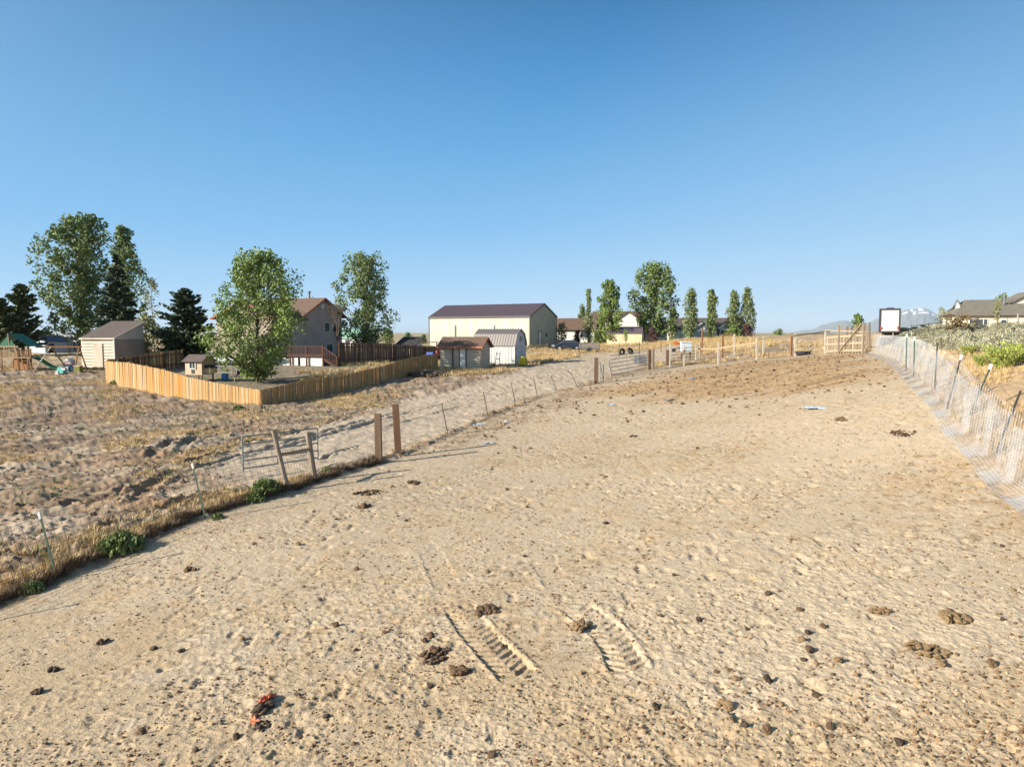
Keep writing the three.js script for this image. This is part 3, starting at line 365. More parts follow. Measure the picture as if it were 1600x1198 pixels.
{ // two storey house behind the yard
  const p = on(474, 552, 84), h = thing('two_storey_house', 'mauve beige two storey house with brown roof, half hidden by the yard tree', 'house', p, RY(26));
  gabled(h, { L: 9, W: 7, eave: 5.2, rise: 2.0, ridge: 'x', over: 0.5, wall: M.mauve, roof: M.roofBrown, fascia: M.fasciaRed });
  windowOn(h, 'r', -4.2, 3.2, 0.9, 1.1, M.white, M.glass); windowOn(h, 'r', -5.6, 3.2, 0.8, 1.1, M.white, M.glass); windowOn(h, 'r', -4.6, 0.7, 1.1, 1.0, M.white, M.glass); windowOn(h, 'f', -2, 3.3, 1.2, 1.1, M.white, M.glass); windowOn(h, 'f', -6, 3.3, 1.2, 1.1, M.white, M.glass);
  new GB().tube(V(-2.2, 6.6, -3.6), V(-2.2, 8.0, -3.6), 0.14, 0.14, 10).tube(V(-2.2, 8.0, -3.6), V(-2.2, 8.2, -3.6), 0.24, 0.24, 10).mesh('flue', std(0.3, 0.3, 0.3, { metalness: 0.6, roughness: 0.4 }), h); new GB().tube(V(0.02, 6.3, -3.5), V(0.05, 6.3, -3.5), 0.28, 0.28, 14).mesh('gable_vent', M.white, h);
  const g = thing('house_wing', 'low beige gabled house wing striped with pine shadow behind the coop', 'house', on(427, 552, 76), RY(10)); gabled(g, { L: 6.6, W: 7, eave: 4.9, rise: 1.7, ridge: 'z', over: 0.45, wall: std(0.52, 0.44, 0.35, { map: mottle }), roof: M.roofBrown, fascia: M.fasciaRed }); windowOn(g, 'f', -2.2, 1.1, 1.3, 1.1, M.white, M.glass);
  // deck with stair
  const d = thing('wooden_deck', 'dark red brown deck with railing and stair against the two storey house', 'deck', on(505, 560, 72), RY(18)); new GB().box(-6, 0.95, -2.6, 0, 1.1, 0).mesh('floor', M.deck, d); for (let k = 0; k <= 3; k++) new GB().box(-6 + k * 1.95, -0.4, -0.14, -5.86 + k * 1.95, 2.1, -0.002).mesh('post', M.deck, d);
  for (let k = 0; k < 36; k++) new GB().box(-5.8 + k * 0.16, 1.2, -0.09, -5.75 + k * 0.16, 1.95, -0.05).mesh('baluster', M.deck, d); new GB().box(-6, 1.95, -0.13, 0, 2.03, -0.01).box(-6, 1.14, -0.11, 0, 1.2, -0.03).mesh('rail', M.deck, d); new GB().box(-5.6, 0.0, -0.3, -3.2, 0.85, -0.25).box(-2.9, 0.0, -0.3, -0.3, 0.85, -0.25).mesh('skirting', M.white, d);
  for (let k = 0; k < 5; k++) new GB().box(0.05 + k * 0.3, 0.75 - k * 0.19, -1.5, 0.38 + k * 0.3, 0.82 - k * 0.19, -0.1).mesh('step', M.deck, d); new GB().bar(V(0.05, 0.7, -0.08), V(1.6, -0.2, -0.08), 0.05, 0.25).bar(V(0, 1.95, -0.06), V(1.6, 0.95, -0.06), 0.06, 0.09).bar(V(1.55, -0.3, -0.06), V(1.55, 1.0, -0.06), 0.1, 0.1).mesh('stair_rail', M.deck, d); for (let k = 0; k < 8; k++) new GB().bar(V(0.15 + k * 0.18, 0.7 - k * 0.115, -0.06), V(0.15 + k * 0.18, 1.85 - k * 0.115, -0.06), 0.04, 0.04).mesh('baluster', M.deck, d);
  const gr = thing('green_roofed_house', 'far white house with pale green metal roof right of the two storey house', 'house', on(556, 538, 120), RY(20)); gabled(gr, { L: 7, W: 6, eave: 1.5, rise: 1.3, wall: M.white, roof: std(0.2, 0.36, 0.27, { roughness: 0.6 }) }); windowOn(gr, 'f', -3.6, 0.3, 1, 0.8, M.white, M.glass); windowOn(gr, 'f', -1.6, 0.3, 1, 0.8, M.white, M.glass);
}

// ---------------------------------------------------------------- cedar board fence round the yard
const cedar = [[0.62, 0.39, 0.165], [0.57, 0.34, 0.14], [0.64, 0.43, 0.2], [0.5, 0.3, 0.12], [0.6, 0.33, 0.1], [0.52, 0.38, 0.22], [0.44, 0.29, 0.14]].map((c) => std(...c, { map: grainTex })), cedarOrange = std(0.62, 0.3, 0.05, { map: grainTex }), cedarPale = std(0.68, 0.53, 0.34, { map: grainTex });
const oldBoards = [[0.2, 0.14, 0.1], [0.17, 0.12, 0.09], [0.24, 0.18, 0.13], [0.19, 0.12, 0.075]].map((c) => std(...c, { map: grainTex }));
const boardGeo = [0.13, 0.138, 0.144].map((w) => { const g = new GB(), c = 0.03; g.box(-w / 2, 0, -0.009, w / 2, 1 - 0.02, 0.009).hexa([V(-w / 2, 0.98, 0.009), V(w / 2, 0.98, 0.009), V(w / 2, 0.98, -0.009), V(-w / 2, 0.98, -0.009)], [V(-w / 2 + c, 1, 0.009), V(w / 2 - c, 1, 0.009), V(w / 2 - c, 1, -0.009), V(-w / 2 + c, 1, -0.009)]); return g.geo(); });
// stations: [pixel x, pixel y of the foot, pixel y of the top]; rails and posts on the inner side
function boardFence(label, stations, mats, special, railSide, seed, railMat) {
  const R = rng(seed), pts = stations.map(([px, py, ty, depth]) => { const p = depth ? on(px, py, depth) : land(px, py), d = -p.z; p.y = base(p.x, p.z); const r = ray(px, ty), top = EYE + r.y * d / -r.z; return { p, h: top - p.y }; });
  const f = thing('board_fence', label, 'fence', pts[0].p.clone()), o = pts[0].p; let n = 0;
  for (let i = 1; i < pts.length; i++) {
    const a = pts[i - 1], b = pts[i], len = Math.hypot(b.p.x - a.p.x, b.p.z - a.p.z), k = Math.max(1, Math.round(len / 0.148)), yaw = Math.atan2(-(b.p.z - a.p.z), b.p.x - a.p.x), nx = Math.sin(yaw) * railSide, nz = Math.cos(yaw) * railSide;
    for (let j = 0; j < k; j++) { const t = (j + 0.5) / k, x = lerp(a.p.x, b.p.x, t), z = lerp(a.p.z, b.p.z, t), y = base(x, z) - 0.12, h = lerp(a.h, b.h, t) + 0.12 + (R() - 0.5) * 0.05; let m = mats[Math.floor(R() * mats.length)]; if (special) m = special(n, m, R) || m;
      const q = new THREE.Mesh(boardGeo[n % 3], m); q.name = 'board'; q.position.set(x - o.x + nx * -0.012 * (n % 2), y - o.y, z - o.z + nz * -0.012 * (n % 2)); q.rotation.set((R() - 0.5) * 0.02, yaw, (R() - 0.5) * 0.025, 'YXZ'); q.scale.set(1, h, 1); f.add(q); n++; }
    const A = a.p.clone().sub(o).add(V(nx * 0.04, 0, nz * 0.04)), B = b.p.clone().sub(o).add(V(nx * 0.04, 0, nz * 0.04));
    for (const e of [0.22, 0.8]) new GB().bar(A.clone().add(V(0, a.h * e, 0)), B.clone().add(V(0, b.h * e, 0)), 0.045, 0.09).mesh('rail', railMat, f);
    for (let s = 0, c = Math.max(1, Math.round(len / 2.4)); s < c + (i === pts.length - 1 ? 1 : 0); s++) { const t = s / c, q = A.clone().lerp(B, t).add(V(nx * 0.07, 0, nz * 0.07)), h = lerp(a.h, b.h, t); new GB().box(q.x - 0.045, q.y - 0.4, q.z - 0.045, q.x + 0.045, q.y + h + 0.04, q.z + 0.045).mesh('post', railMat, f); }
  }
  return f;
}
boardFence('sunlit new cedar board fence stretch running from cream shed to the near corner', [[165, 598, 564], [200, 606, 566], [256, 618, 577], [300, 623, 590], [350, 628, 600], [407, 633, 609]], cedar, (n, m, R) => ([44, 47, 58, 59, 69, 70].includes(n) ? cedarOrange : R() < 0.12 ? cedarPale : null), -1, 11, M.railWood);
boardFence('cedar board fence stretch in shade running from the near corner to the beige shed', [[408, 633, 609], [474, 623.5, 593], [544, 609, 584], [600, 597, 571], [645, 586, 558], [684, 578, 552]], cedar, (n) => (n > 138 ? cedarOrange : null), -1, 12, M.railWood);
boardFence('back stretch of cedar fence in shade between cream shed and coop', [[168, 590, 562, 58], [225, 575, 554, 64], [284, 566, 546, 68]], [cedar[3], cedar[4], oldBoards[3]], null, 1, 13, M.railDark);
boardFence('old grey brown board fence with dark posts behind the dirt yard', [[528, 556, 534.5, 74], [590, 558, 536, 77.5], [640, 561, 539, 81], [686, 566, 541, 84]], oldBoards, null, 1, 14, M.railDark);

// ---------------------------------------------------------------- left wire fence: leaning steel posts, square mesh, brace of two round posts
function tpost(parent, p, lean, h, mat, tip) { const g = new THREE.Group(); g.name = 'steel_post'; g.position.copy(p); parent.add(g); const t = V(lean[0], 1, lean[1]).normalize(), b = t.clone().multiplyScalar(-0.3), e = t.clone().multiplyScalar(h); new GB().bar(b, e, 0.04, 0.008, V(0, 0, 1)).bar(b.clone().add(V(0, 0, -0.018)), e.clone().add(V(0, 0, -0.018)), 0.008, 0.034, V(0, 0, 1)).mesh('shaft', mat, g); if (tip) new GB().bar(e.clone().addScaledVector(t, -0.13), e.clone().addScaledVector(t, 0.005), 0.046, 0.05, V(0, 0, 1)).mesh('painted_tip', tip, g); return g; }
function meshFence(parent, o, line, leans, H, rows, gap, r, mat, name = 'wire_mesh') { // wires between stations, following the ground
  const g = new GB(), P = (q, h) => V(q.x + q.lx * h - o.x, q.y + h - o.y, q.z + q.lz * h - o.z), st = [];
  for (let i = 1; i < line.length; i++) { const a = line[i - 1], b = line[i], len = Math.hypot(b[0] - a[0], b[1] - a[1]), n = Math.max(2, Math.round(len / gap)); for (let k = 0; k < n + (i === line.length - 1 ? 1 : 0); k++) { const t = k / n, x = lerp(a[0], b[0], t), z = lerp(a[1], b[1], t), lx = lerp(leans[i - 1][0], leans[i][0], t), lz = lerp(leans[i - 1][1], leans[i][1], t), sag = Math.sin(t * Math.PI) * 0.04; st.push({ x, z, y: base(x, z) + 0.03 - sag, lx, lz }); } }
  for (const h of rows) for (let i = 1; i < st.length; i++) g.tube(P(st[i - 1], h * H), P(st[i], h * H), r, r, 3, false);
  if (gap < 1) for (const s of st) g.tube(P(s, rows[0] * H), P(s, H), r * 0.9, r * 0.9, 3, false);
  const m = g.mesh(name, mat, parent); m.userData.kind = 'stuff'; return m; }
{
  const o = land(88, 905), f = thing('wire_fence', 'rusty square mesh wire fence with leaning green steel posts at the lower left', 'fence', o), lean = [-0.2, 0.02], line = leftLine.slice(0, 4);
  meshFence(f, o, line, line.map((_, i) => (i === 3 ? [-0.24, 0.02] : lean)), 1.28, [0.02, 0.1, 0.19, 0.29, 0.4, 0.52, 0.65, 0.8, 1], 0.2, 0.005, M.wire);
  for (const [px, py, h] of [[88, 905, 1.42], [321, 811, 1.45], [-140, 995, 1.4]]) { const q = land(px, py); tpost(f, q.sub(o), lean, h, M.tpost, M.tip); }
  const b = thing('fence_brace', 'two round grey wooden posts joined by a rail beside the open tube gate', 'post', land(450, 768)), bp = b.position, q = land(492, 752).sub(bp);
  const p0 = V(-0.24 * 1.75, 1.75, -0.1), p1 = q.clone().add(V(-0.13 * 1.6, 1.5, -0.05)); new GB().tube(V(0.07, -0.3, 0.02), p0, 0.075, 0.065, 9).mesh('post', M.timberGrey, b); new GB().tube(q.clone().add(V(0.03, -0.3, 0)), p1, 0.09, 0.085, 9).mesh('post', M.timberGrey, b); new GB().tube(p0.clone().multiplyScalar(0.6), q.clone().lerp(p1, 0.66), 0.05, 0.05, 8).mesh('rail', M.railWood, b);
  // gap with fine mesh between the two posts
  meshFence(b, bp, leftLine.slice(3, 5), [[-0.2, 0], [-0.12, 0]], 1.15, [0.05, 0.15, 0.27, 0.4, 0.55, 0.75, 1], 0.12, 0.004, M.wire);
}
function tubeGate(name, label, A, B, h, bars, uprights, mat, y0 = 0.15, lean = V(0, 0, 0)) { const g = thing(name, label, 'gate', A.clone()), b = B.clone().sub(A), up = (t, k) => b.clone().multiplyScalar(t).add(V(0, y0 + (h - y0) * k, 0)).addScaledVector(lean, k); for (let i = 0; i < bars; i++) { const k = i / (bars - 1); new GB().tube(up(0, k), up(1, k), 0.024, 0.024, 7).mesh('bar', mat, g); } for (const t of uprights) new GB().tube(up(t, t === 0 || t === 1 ? -0.08 : 0), up(t, 1), 0.026, 0.026, 7).mesh('upright', mat, g); return g; }
{ const a = on(380, 752, 22.3), b = on(497, 745, 24); b.y = a.y + 0.05; tubeGate('tube_gate', 'green grey tubular steel gate standing open behind the round wooden posts', a, b, 1.32, 5, [0, 0.44, 1], M.gate, 0.3); }
function squarePost(name, label, px, py, h, w, mat, lean = [0, 0], d = w, group) { const p = spot(px, py), R = rng(px * 7 + py), g = new GB(), n = 5; const ring = (y, k) => [[-1, 1], [1, 1], [1, -1], [-1, -1]].map(([a, b]) => V(a * w / 2 * k + lean[0] * y + (R() - 0.5) * 0.008, y, b * d / 2 * k + lean[1] * y + (R() - 0.5) * 0.008)); let prev = ring(-0.35, 1); for (let i = 0; i < n; i++) { const r = ring((i + 1) / n * h - (i === n - 1 ? 0 : 0), i === n - 1 ? 0.97 : 1); g.hexa(prev, r); prev = r; } return single(name, g, mat, label, 'post', p, (R() - 0.5) * 0.4, group); }
squarePost('railway_tie_post', 'weathered upright railway tie post, left one of the near pair', 592, 724, 1.72, 0.22, M.timber, [-0.01, 0], 0.17);
squarePost('railway_tie_post', 'weathered upright railway tie post, right one of the near pair, split at top', 622, 713, 1.72, 0.24, std(0.24, 0.13, 0.075, { map: grainTex }), [-0.045, 0], 0.17);
squarePost('railway_tie_post', 'dark upright timber post standing alone at the bend of the drive fence', 931.5, 600, 1.72, 0.26, M.timber, [0, 0], 0.2);
squarePost('railway_tie_post', 'dark timber post at the right end of the long tube gate, left of two', 1014.5, 577.5, 1.62, 0.25, M.timber); squarePost('railway_tie_post', 'dark timber post at the right end of the long tube gate, right of two', 1021, 576.5, 1.62, 0.2, M.timberGrey, [-0.03, 0]);
squarePost('railway_tie_post', 'short dark timber post left of the braced gate', 1043, 571.5, 1.35, 0.25, M.timber);
{ // steel posts along the drive, a few strands
  const o = land(700, 680), f = thing('drive_wire_fence', 'row of thin leaning dark steel posts between pen and gravel drive', 'fence', o), posts = [[700, 680, 1.4], [763, 652, 1.32], [806, 636, 1.35], [840, 622, 1.3], [871, 612, 1.25], [902, 605, 1.25], [943, 596, 1.4], [957, 592, 1.35]];
  for (const [px, py, h] of posts) { const p = land(px, py); tpost(f, p.sub(o), [px > 870 && px < 910 ? -0.42 : -0.19, 0], h, M.tpostDark, [871, 902].includes(px) ? M.tip : null); }
  meshFence(f, o, leftLine.slice(6, 14), leftLine.slice(6, 14).map(() => [-0.18, 0]), 1.1, [0.12, 0.5, 1], 1.2, 0.0025, M.wire, 'wire_strand');
  new GB().tube(V(0, 0, 0), V(0, 1.2, 0), 0.02).geo();
  const p = spot(938, 598); tubeGate('narrow_gate_end', 'narrow bent tube frame hanging beside the lone dark timber post', p, p.clone().add(V(0.22, 0, -0.1)), 1.15, 2, [0, 1], M.gate, 0.05);
}
{ const a = on(955, 593, 49.5), b = on(1012, 577, 56.5); tubeGate('long_tube_gate', 'long rusty grey tube gate between the lone post and paired timber posts', a, b, 1.55, 6, [0, 0.4, 0.72, 1], M.gateGrey, 0.2, V(-0.08, 0, 0)); }
{ // braced gate with tub behind
  const a = on(1047, 571, 58.5), b = on(1086, 567, 60); b.y = a.y + 0.1; const g = tubeGate('braced_pen_gate', 'tube gate with pale wooden posts and diagonal wooden brace', a, b, 1.5, 6, [0, 0.62, 1], M.gateGrey, 0.2);
  new GB().box(-0.06, -0.3, 0.05, 0.07, 1.9, 0.17).mesh('post', M.whitePost, g); new GB().box(1.06, -0.3, 0.05, 1.19, 1.75, 0.17).mesh('post', M.whitePost, g); new GB().bar(V(0.06, 0.35, 0.22), V(1.15, 1.5, 0.22), 0.05, 0.11, V(0, 0, 1)).mesh('brace', M.railWood, g);
  const t = thing('water_tub', 'blue white plastic tub on a stand behind the braced gate', 'tub', on(1072, 566, 62)); new GB().box(-0.45, 0.95, -0.3, 0.4, 1.75, 0.3).mesh('body', std(0.5, 0.56, 0.62), t); new GB().box(-0.5, 1.753, -0.35, 0.45, 1.83, 0.35).mesh('rim', M.white, t); for (const x of [-0.4, 0.35]) new GB().box(x - 0.05, -0.3, -0.05, x + 0.05, 0.947, 0.05).mesh('leg', M.timber, t);
  const w = thing('wheelbarrow', 'orange wheelbarrow beyond the braced gate', 'wheelbarrow', on(1062, 552, 74)); new GB().hexa([V(-0.45, 0.75, 0.25), V(0.45, 0.75, 0.25), V(0.45, 0.75, -0.25), V(-0.45, 0.75, -0.25)], [V(-0.75, 1.05, 0.35), V(0.6, 1.05, 0.35), V(0.6, 1.05, -0.35), V(-0.75, 1.05, -0.35)]).mesh('tray', std(0.6, 0.16, 0.04), w); for (const z of [0.25, -0.25]) new GB().bar(V(-0.6, 0.3, z * 0.4), V(1.2, 0.85, z), 0.05, 0.05).bar(V(0.5, 0, z), V(0.4, 0.65, z), 0.04, 0.04).mesh('handle', M.black, w); new GB().tube(V(-0.6, 0.2, -0.06), V(-0.6, 0.2, 0.06), 0.2, 0.2, 12).mesh('wheel', M.black, w);
}
{ // pale posts and rails along the back of the pen
  const R = rng(77), pp = [[1088, 562, 1.35, 'whitePost', 0], [1094, 560, 1.5, 'railWood', 0], [1122.5, 568, 1.72, 'whitePost', 0.02], [1129, 562, 2.15, 'rustPost', 0], [1147, 556, 1.95, 'whitePost', 0], [1183, 562.5, 1.7, 'whitePost', -0.02], [1193, 555, 1.6, 'whitePost', 0], [1236.5, 555, 1.75, 'rustPost', 0], [1243, 556, 1.75, 'whitePost', -0.03], [1097, 551, 2.4, 'rustPost', 0]];
  const words = ['short pale post right of the braced gate', 'tan post beside the short pale post', 'pale leaning post at the bend of the back rail', 'tall rusty brown post carrying a short crosspiece', 'tall pale post in front of the clipped poplar', 'stout pale post in the middle of the back rail', 'thin pale post behind the back rail', 'brown post left of the black feed tub', 'pale post beside the black feed tub', 'tall rust coloured post in front of the white garage'];
  const P = pp.map(([px, py, h, m, l], i) => { const s = squarePost('fence_post', words[i], px, py, h, 0.13, M[m], [l, 0]); return V(s.position.x, s.position.y + h, s.position.z); });
  const f = (a, b, k0, k1, label) => { const A = P[a].clone().add(V(0, -k0, 0.1)), B = P[b].clone().add(V(0, -k1, 0.1)); single('fence_rail', new GB().bar(V(0, 0, 0), B.clone().sub(A), 0.05, 0.12), M.railWood, label, 'rail', A); };
  f(0, 2, 0.35, 0.55, 'pale wooden rail from the braced gate to the bend post'); f(2, 5, 0.5, 0.35, 'long grey wooden rail right of the bend post'); f(5, 8, 0.12, 0.1, 'grey wooden rail ending beside the black feed tub');
  const c = P[3].clone(); single('crosspiece', new GB().bar(V(-0.15, 0, 0), V(0.75, 0, 0), 0.08, 0.1), M.rustPost, 'short brown board on top of the tall rusty post', 'board', c);
  const e = land(1296, 550); e.y += 1.6; const A = P[8].clone().add(V(0, -0.15, 0.1)); single('fence_rail', new GB().bar(V(0, 0, 0), e.clone().sub(A), 0.05, 0.11), M.timberGrey, 'grey rail running from the black feed tub to the pallet gate', 'rail', A);
  const o = land(1123, 567), ms = thing('back_wire_mesh', 'thin wire mesh hung along the back rails of the pen', 'fence', o); meshFence(ms, o, backLine.slice(0, 4), backLine.map(() => [0, 0]), 1.1, [0.05, 0.35, 0.7, 1], 0.6, 0.003, M.wireGrey);
  const t = thing('feed_tub', 'low round black rubber feed tub by the pale posts', 'tub', spot(1255, 555)); const pr = [[0, 0.05], [0.42, 0.05], [0.5, 0.32], [0.55, 0.33], [0.55, 0.3], [0.46, 0], [0, 0]].map(([a, b]) => new THREE.Vector2(a, b)); const m = new THREE.Mesh(new THREE.LatheGeometry(pr, 20), std(0.035, 0.035, 0.045, { side: THREE.DoubleSide })); m.name = 'bowl'; t.add(m); new GB().box(-0.7, 0.2, -0.04, -0.55, 0.26, 0.04).mesh('handle', M.black, t);
  const g = thing('pallet_gate', 'gate of grey pallets with long diagonal board and sloping top board', 'gate', land(1292, 552.5)), q = land(1354, 551.5).sub(g.position), yaw = Math.atan2(-q.z, q.x), len = Math.hypot(q.x, q.z); g.rotation.y = yaw; const slope = q.y / len;
  const yb = (x) => slope * x; for (let k = 0; k < 14; k++) { const x = 0.12 + k * (len - 0.3) / 13; const h = 1.25 + (R() - 0.5) * 0.08; new GB().box(x - 0.055, yb(x) - 0.05, -0.01, x + 0.055, yb(x) + h, 0.012).mesh('slat', k % 3 ? M.timberGrey : M.timberPale, g); }
  for (const h of [0.18, 0.68, 1.18]) new GB().bar(V(0, h, 0.035), V(len - 0.1, h + yb(len), 0.035), 0.04, 0.12).mesh('rail', M.timberPale, g); for (const x of [-0.03, 0.36 * len, len - 0.25]) new GB().box(x - 0.06, yb(x) - 0.3, 0.06, x + 0.06, yb(x) + (x > 1.5 ? 1.95 : 1.62), 0.16).mesh('post', x > 1.5 ? M.timberGrey : M.whitePost, g);
  new GB().bar(V(0.42 * len, 0.25, 0.2), V(len - 0.3, 1.9 + yb(len), 0.2), 0.04, 0.13, V(0, 0, 1)).mesh('diagonal_board', M.timberPale, g); new GB().bar(V(-0.2, 1.72, 0.0), V(len, 1.38 + yb(len), -0.05), 0.2, 0.06).mesh('top_board', M.timberPale, g);
  const s = thing('board_stack', 'row of upright weathered boards behind the pallet gate', 'boards', on(1338, 540, 54)); for (let k = 0; k < 11; k++) { const x = -1.3 + k * 0.24; new GB().bar(V(x, -0.3, 0), V(x + (R() - 0.5) * 0.2, 1.75 + R() * 0.35, (R() - 0.5) * 0.1), 0.15, 0.03, V(0, 0, 1)).mesh('board', k % 2 ? M.timberPale : M.timberGrey, s); }
}
{ // netting fence on the right: plastic net over wire, leaning steel posts outside it
  const netTex = dataTex(512, 512, (u, v) => { const cx = Math.abs(((u * 24) % 1) - 0.5), cy = Math.abs(((v * 24) % 1) - 0.5), line = cx > 0.4 || cy > 0.4 ? 1 : 0, film = 0.05 + 0.3 * sst(pn(u * 5, v * 3, 5) * 0.7 + pn(u * 20, v * 12, 20) * 0.3, 0.35, 0.75), a = clamp(film + line * 0.24, 0, 1) * 255; return [a, a, a]; }, false, [0.7, 0.7]);
  const mat = std(0.42, 0.44, 0.46, { roughness: 0.4, alphaMap: netTex, transparent: true, side: THREE.DoubleSide }), o = V(netLine[0][0], base(...netLine[0]), netLine[0][1]), f = thing('netting_fence', 'sagging silver plastic netting fence along the right side of the pen', 'fence', o);
  const curve = new THREE.CatmullRomCurve3(netLine.map(([x, z]) => V(x, 0, z))), N = 260, rows = 9, pos = [], uv = [], idx = [], hs = [1.2, 1.25, 1.2, 1.25, 1.2, 1.15, 1.1, 1.1, 1.08, 1.08, 1.1, 1.15, 1.15]; let s = 0, prev = null; const L = curve.getLength();
  const sect = (t) => { const p = curve.getPointAt(t), d = curve.getTangentAt(t), n = V(-d.z, 0, d.x); if (n.x < 0) n.negate(); return { p, n }; };
  for (let i = 0; i <= N; i++) { const t = i / N, { p, n } = sect(t), l = t * L, H = 1.16 + 0.1 * noise(l * 0.8, 2) + (Math.abs(l - 33.5) < 0.7 ? 0.15 : 0);
    for (let j = 0; j <= rows; j++) { const k = j / rows, apron = k < 0.18 ? (0.18 - k) * 1.4 : 0, out = -apron + 0.18 * k + 0.10 * Math.sin(k * 3) * noise(l * 0.6, 7) + 0.045 * noise(l * 3.1, k * 5) * (0.3 + k) + 0.02 * noise(l * 9, k * 9), y = k < 0.18 ? 0.03 + k * 0.35 : 0.09 + (k - 0.18) / 0.82 * (H - 0.09), x = p.x + n.x * out, z = p.z + n.z * out; pos.push(x - o.x, base(x, z) + y + (k > 0.9 ? 0.035 * noise(l * 2.3, 1) : 0) - o.y, z - o.z); uv.push(l, k * 1.4); if (i && j) { const a = (i - 1) * (rows + 1) + j - 1, b = a + rows + 1; idx.push(a, b, a + 1, b, b + 1, a + 1); } } }
  const g = new THREE.BufferGeometry(); g.setAttribute('position', new THREE.Float32BufferAttribute(pos, 3)); g.setAttribute('uv', new THREE.Float32BufferAttribute(uv, 2)); g.setIndex(idx); g.computeVertexNormals(); const m = new THREE.Mesh(g, mat); m.name = 'netting'; f.add(m);
  const w = new GB(), R = rng(5); for (const h of [0.15, 0.4, 0.65, 0.9, 1.15]) { let q = null; for (let i = 0; i <= 120; i++) { const { p, n } = sect(i / 120), x = p.x + n.x * (0.24 + 0.12 * h), z = p.z + n.z * (0.24 + 0.12 * h), e = V(x - o.x, base(x, z) + h + 0.03 * noise(i * 0.4, h * 9) - o.y, z - o.z); if (q) w.tube(q, e, 0.0035, 0.0035, 3, false); q = e; } }
  for (let i = 0; i < 260; i++) { const { p, n } = sect(i / 260), b = V(p.x + n.x * 0.25 - o.x, 0, p.z + n.z * 0.25 - o.z); b.y = base(b.x + o.x, b.z + o.z) - o.y; w.tube(b, b.clone().add(V(n.x * 0.14, 1.15, n.z * 0.14)), 0.003, 0.003, 3, false); } const wm = w.mesh('wire_mesh', M.wireGrey, f); wm.userData.kind = 'stuff';
  for (const [px, py, lx, h, mt, tip] of [[1461, 608, 0.03, 1.35, 'tpostDark', 0], [1481, 637, 0.24, 1.4, 'tpostDark', 1], [1515, 650, 0.4, 1.35, 'tpost', 1], [1557, 708, 0.36, 1.4, 'tpostDark', 0], [1416, 580, 0, 1.4, 'tpost', 1], [1428, 588, 0, 1.35, 'tpost', 1], [1640, 800, 0.3, 1.4, 'tpost', 1]]) tpost(f, land(px, py).sub(o), [lx, -0.02], h, M[mt], tip ? M.tip : null);
}

// ---------------------------------------------------------------- trees
const leafMat = (r, g, b, tr = 0.3) => new THREE.MeshPhysicalMaterial({ color: new THREE.Color().setRGB(r, g, b), roughness: 0.75, vertexColors: true, side: THREE.DoubleSide, transmission: tr, thickness: 0 });
Object.assign(M, { leafCotton: leafMat(0.145, 0.205, 0.055), leafYard: leafMat(0.165, 0.24, 0.042), leafPoplar: leafMat(0.18, 0.23, 0.075), leafPale: leafMat(0.24, 0.25, 0.1), leafPurple: leafMat(0.09, 0.035, 0.035), needle: leafMat(0.075, 0.1, 0.036, 0), needleDark: leafMat(0.042, 0.068, 0.03, 0), sage: leafMat(0.29, 0.285, 0.195, 0), rabbit: leafMat(0.26, 0.31, 0.06, 0.1), weed: leafMat(0.15, 0.2, 0.05), dry: leafMat(0.48, 0.35, 0.17, 0), bronze: leafMat(0.17, 0.12, 0.04) });
function leaves(out, colr, c, s, dir, R, var_ = 0.25, long = 1.3) { // one leaf: a folded diamond
  const a = V(R() - 0.5, R() - 0.5, R() - 0.5).normalize(), d = (dir || V(R() - 0.5, R() - 0.5, R() - 0.5)).clone().normalize(), w = a.cross(d); if (w.lengthSq() < 1e-5) return; w.normalize().multiplyScalar(s * 0.5); const l = d.multiplyScalar(s * long * 0.5), k = 1 + (R() - 0.5) * 2 * var_, hue = (R() - 0.5) * 0.2;
  const P = [c.clone().sub(l), c.clone().add(w), c.clone().add(l), c.clone().sub(w)]; for (const i of [0, 1, 2, 0, 2, 3]) { out.push(P[i].x, P[i].y, P[i].z); colr.push(k * (1 + hue), k, k * (1 - hue)); } }
function foliage(name, out, colr, mat, parent) { const g = new THREE.BufferGeometry(); g.setAttribute('position', new THREE.Float32BufferAttribute(out, 3)); g.setAttribute('color', new THREE.Float32BufferAttribute(colr, 3)); g.computeVertexNormals(); const m = new THREE.Mesh(g, mat); m.name = name; parent.add(m); return m; }
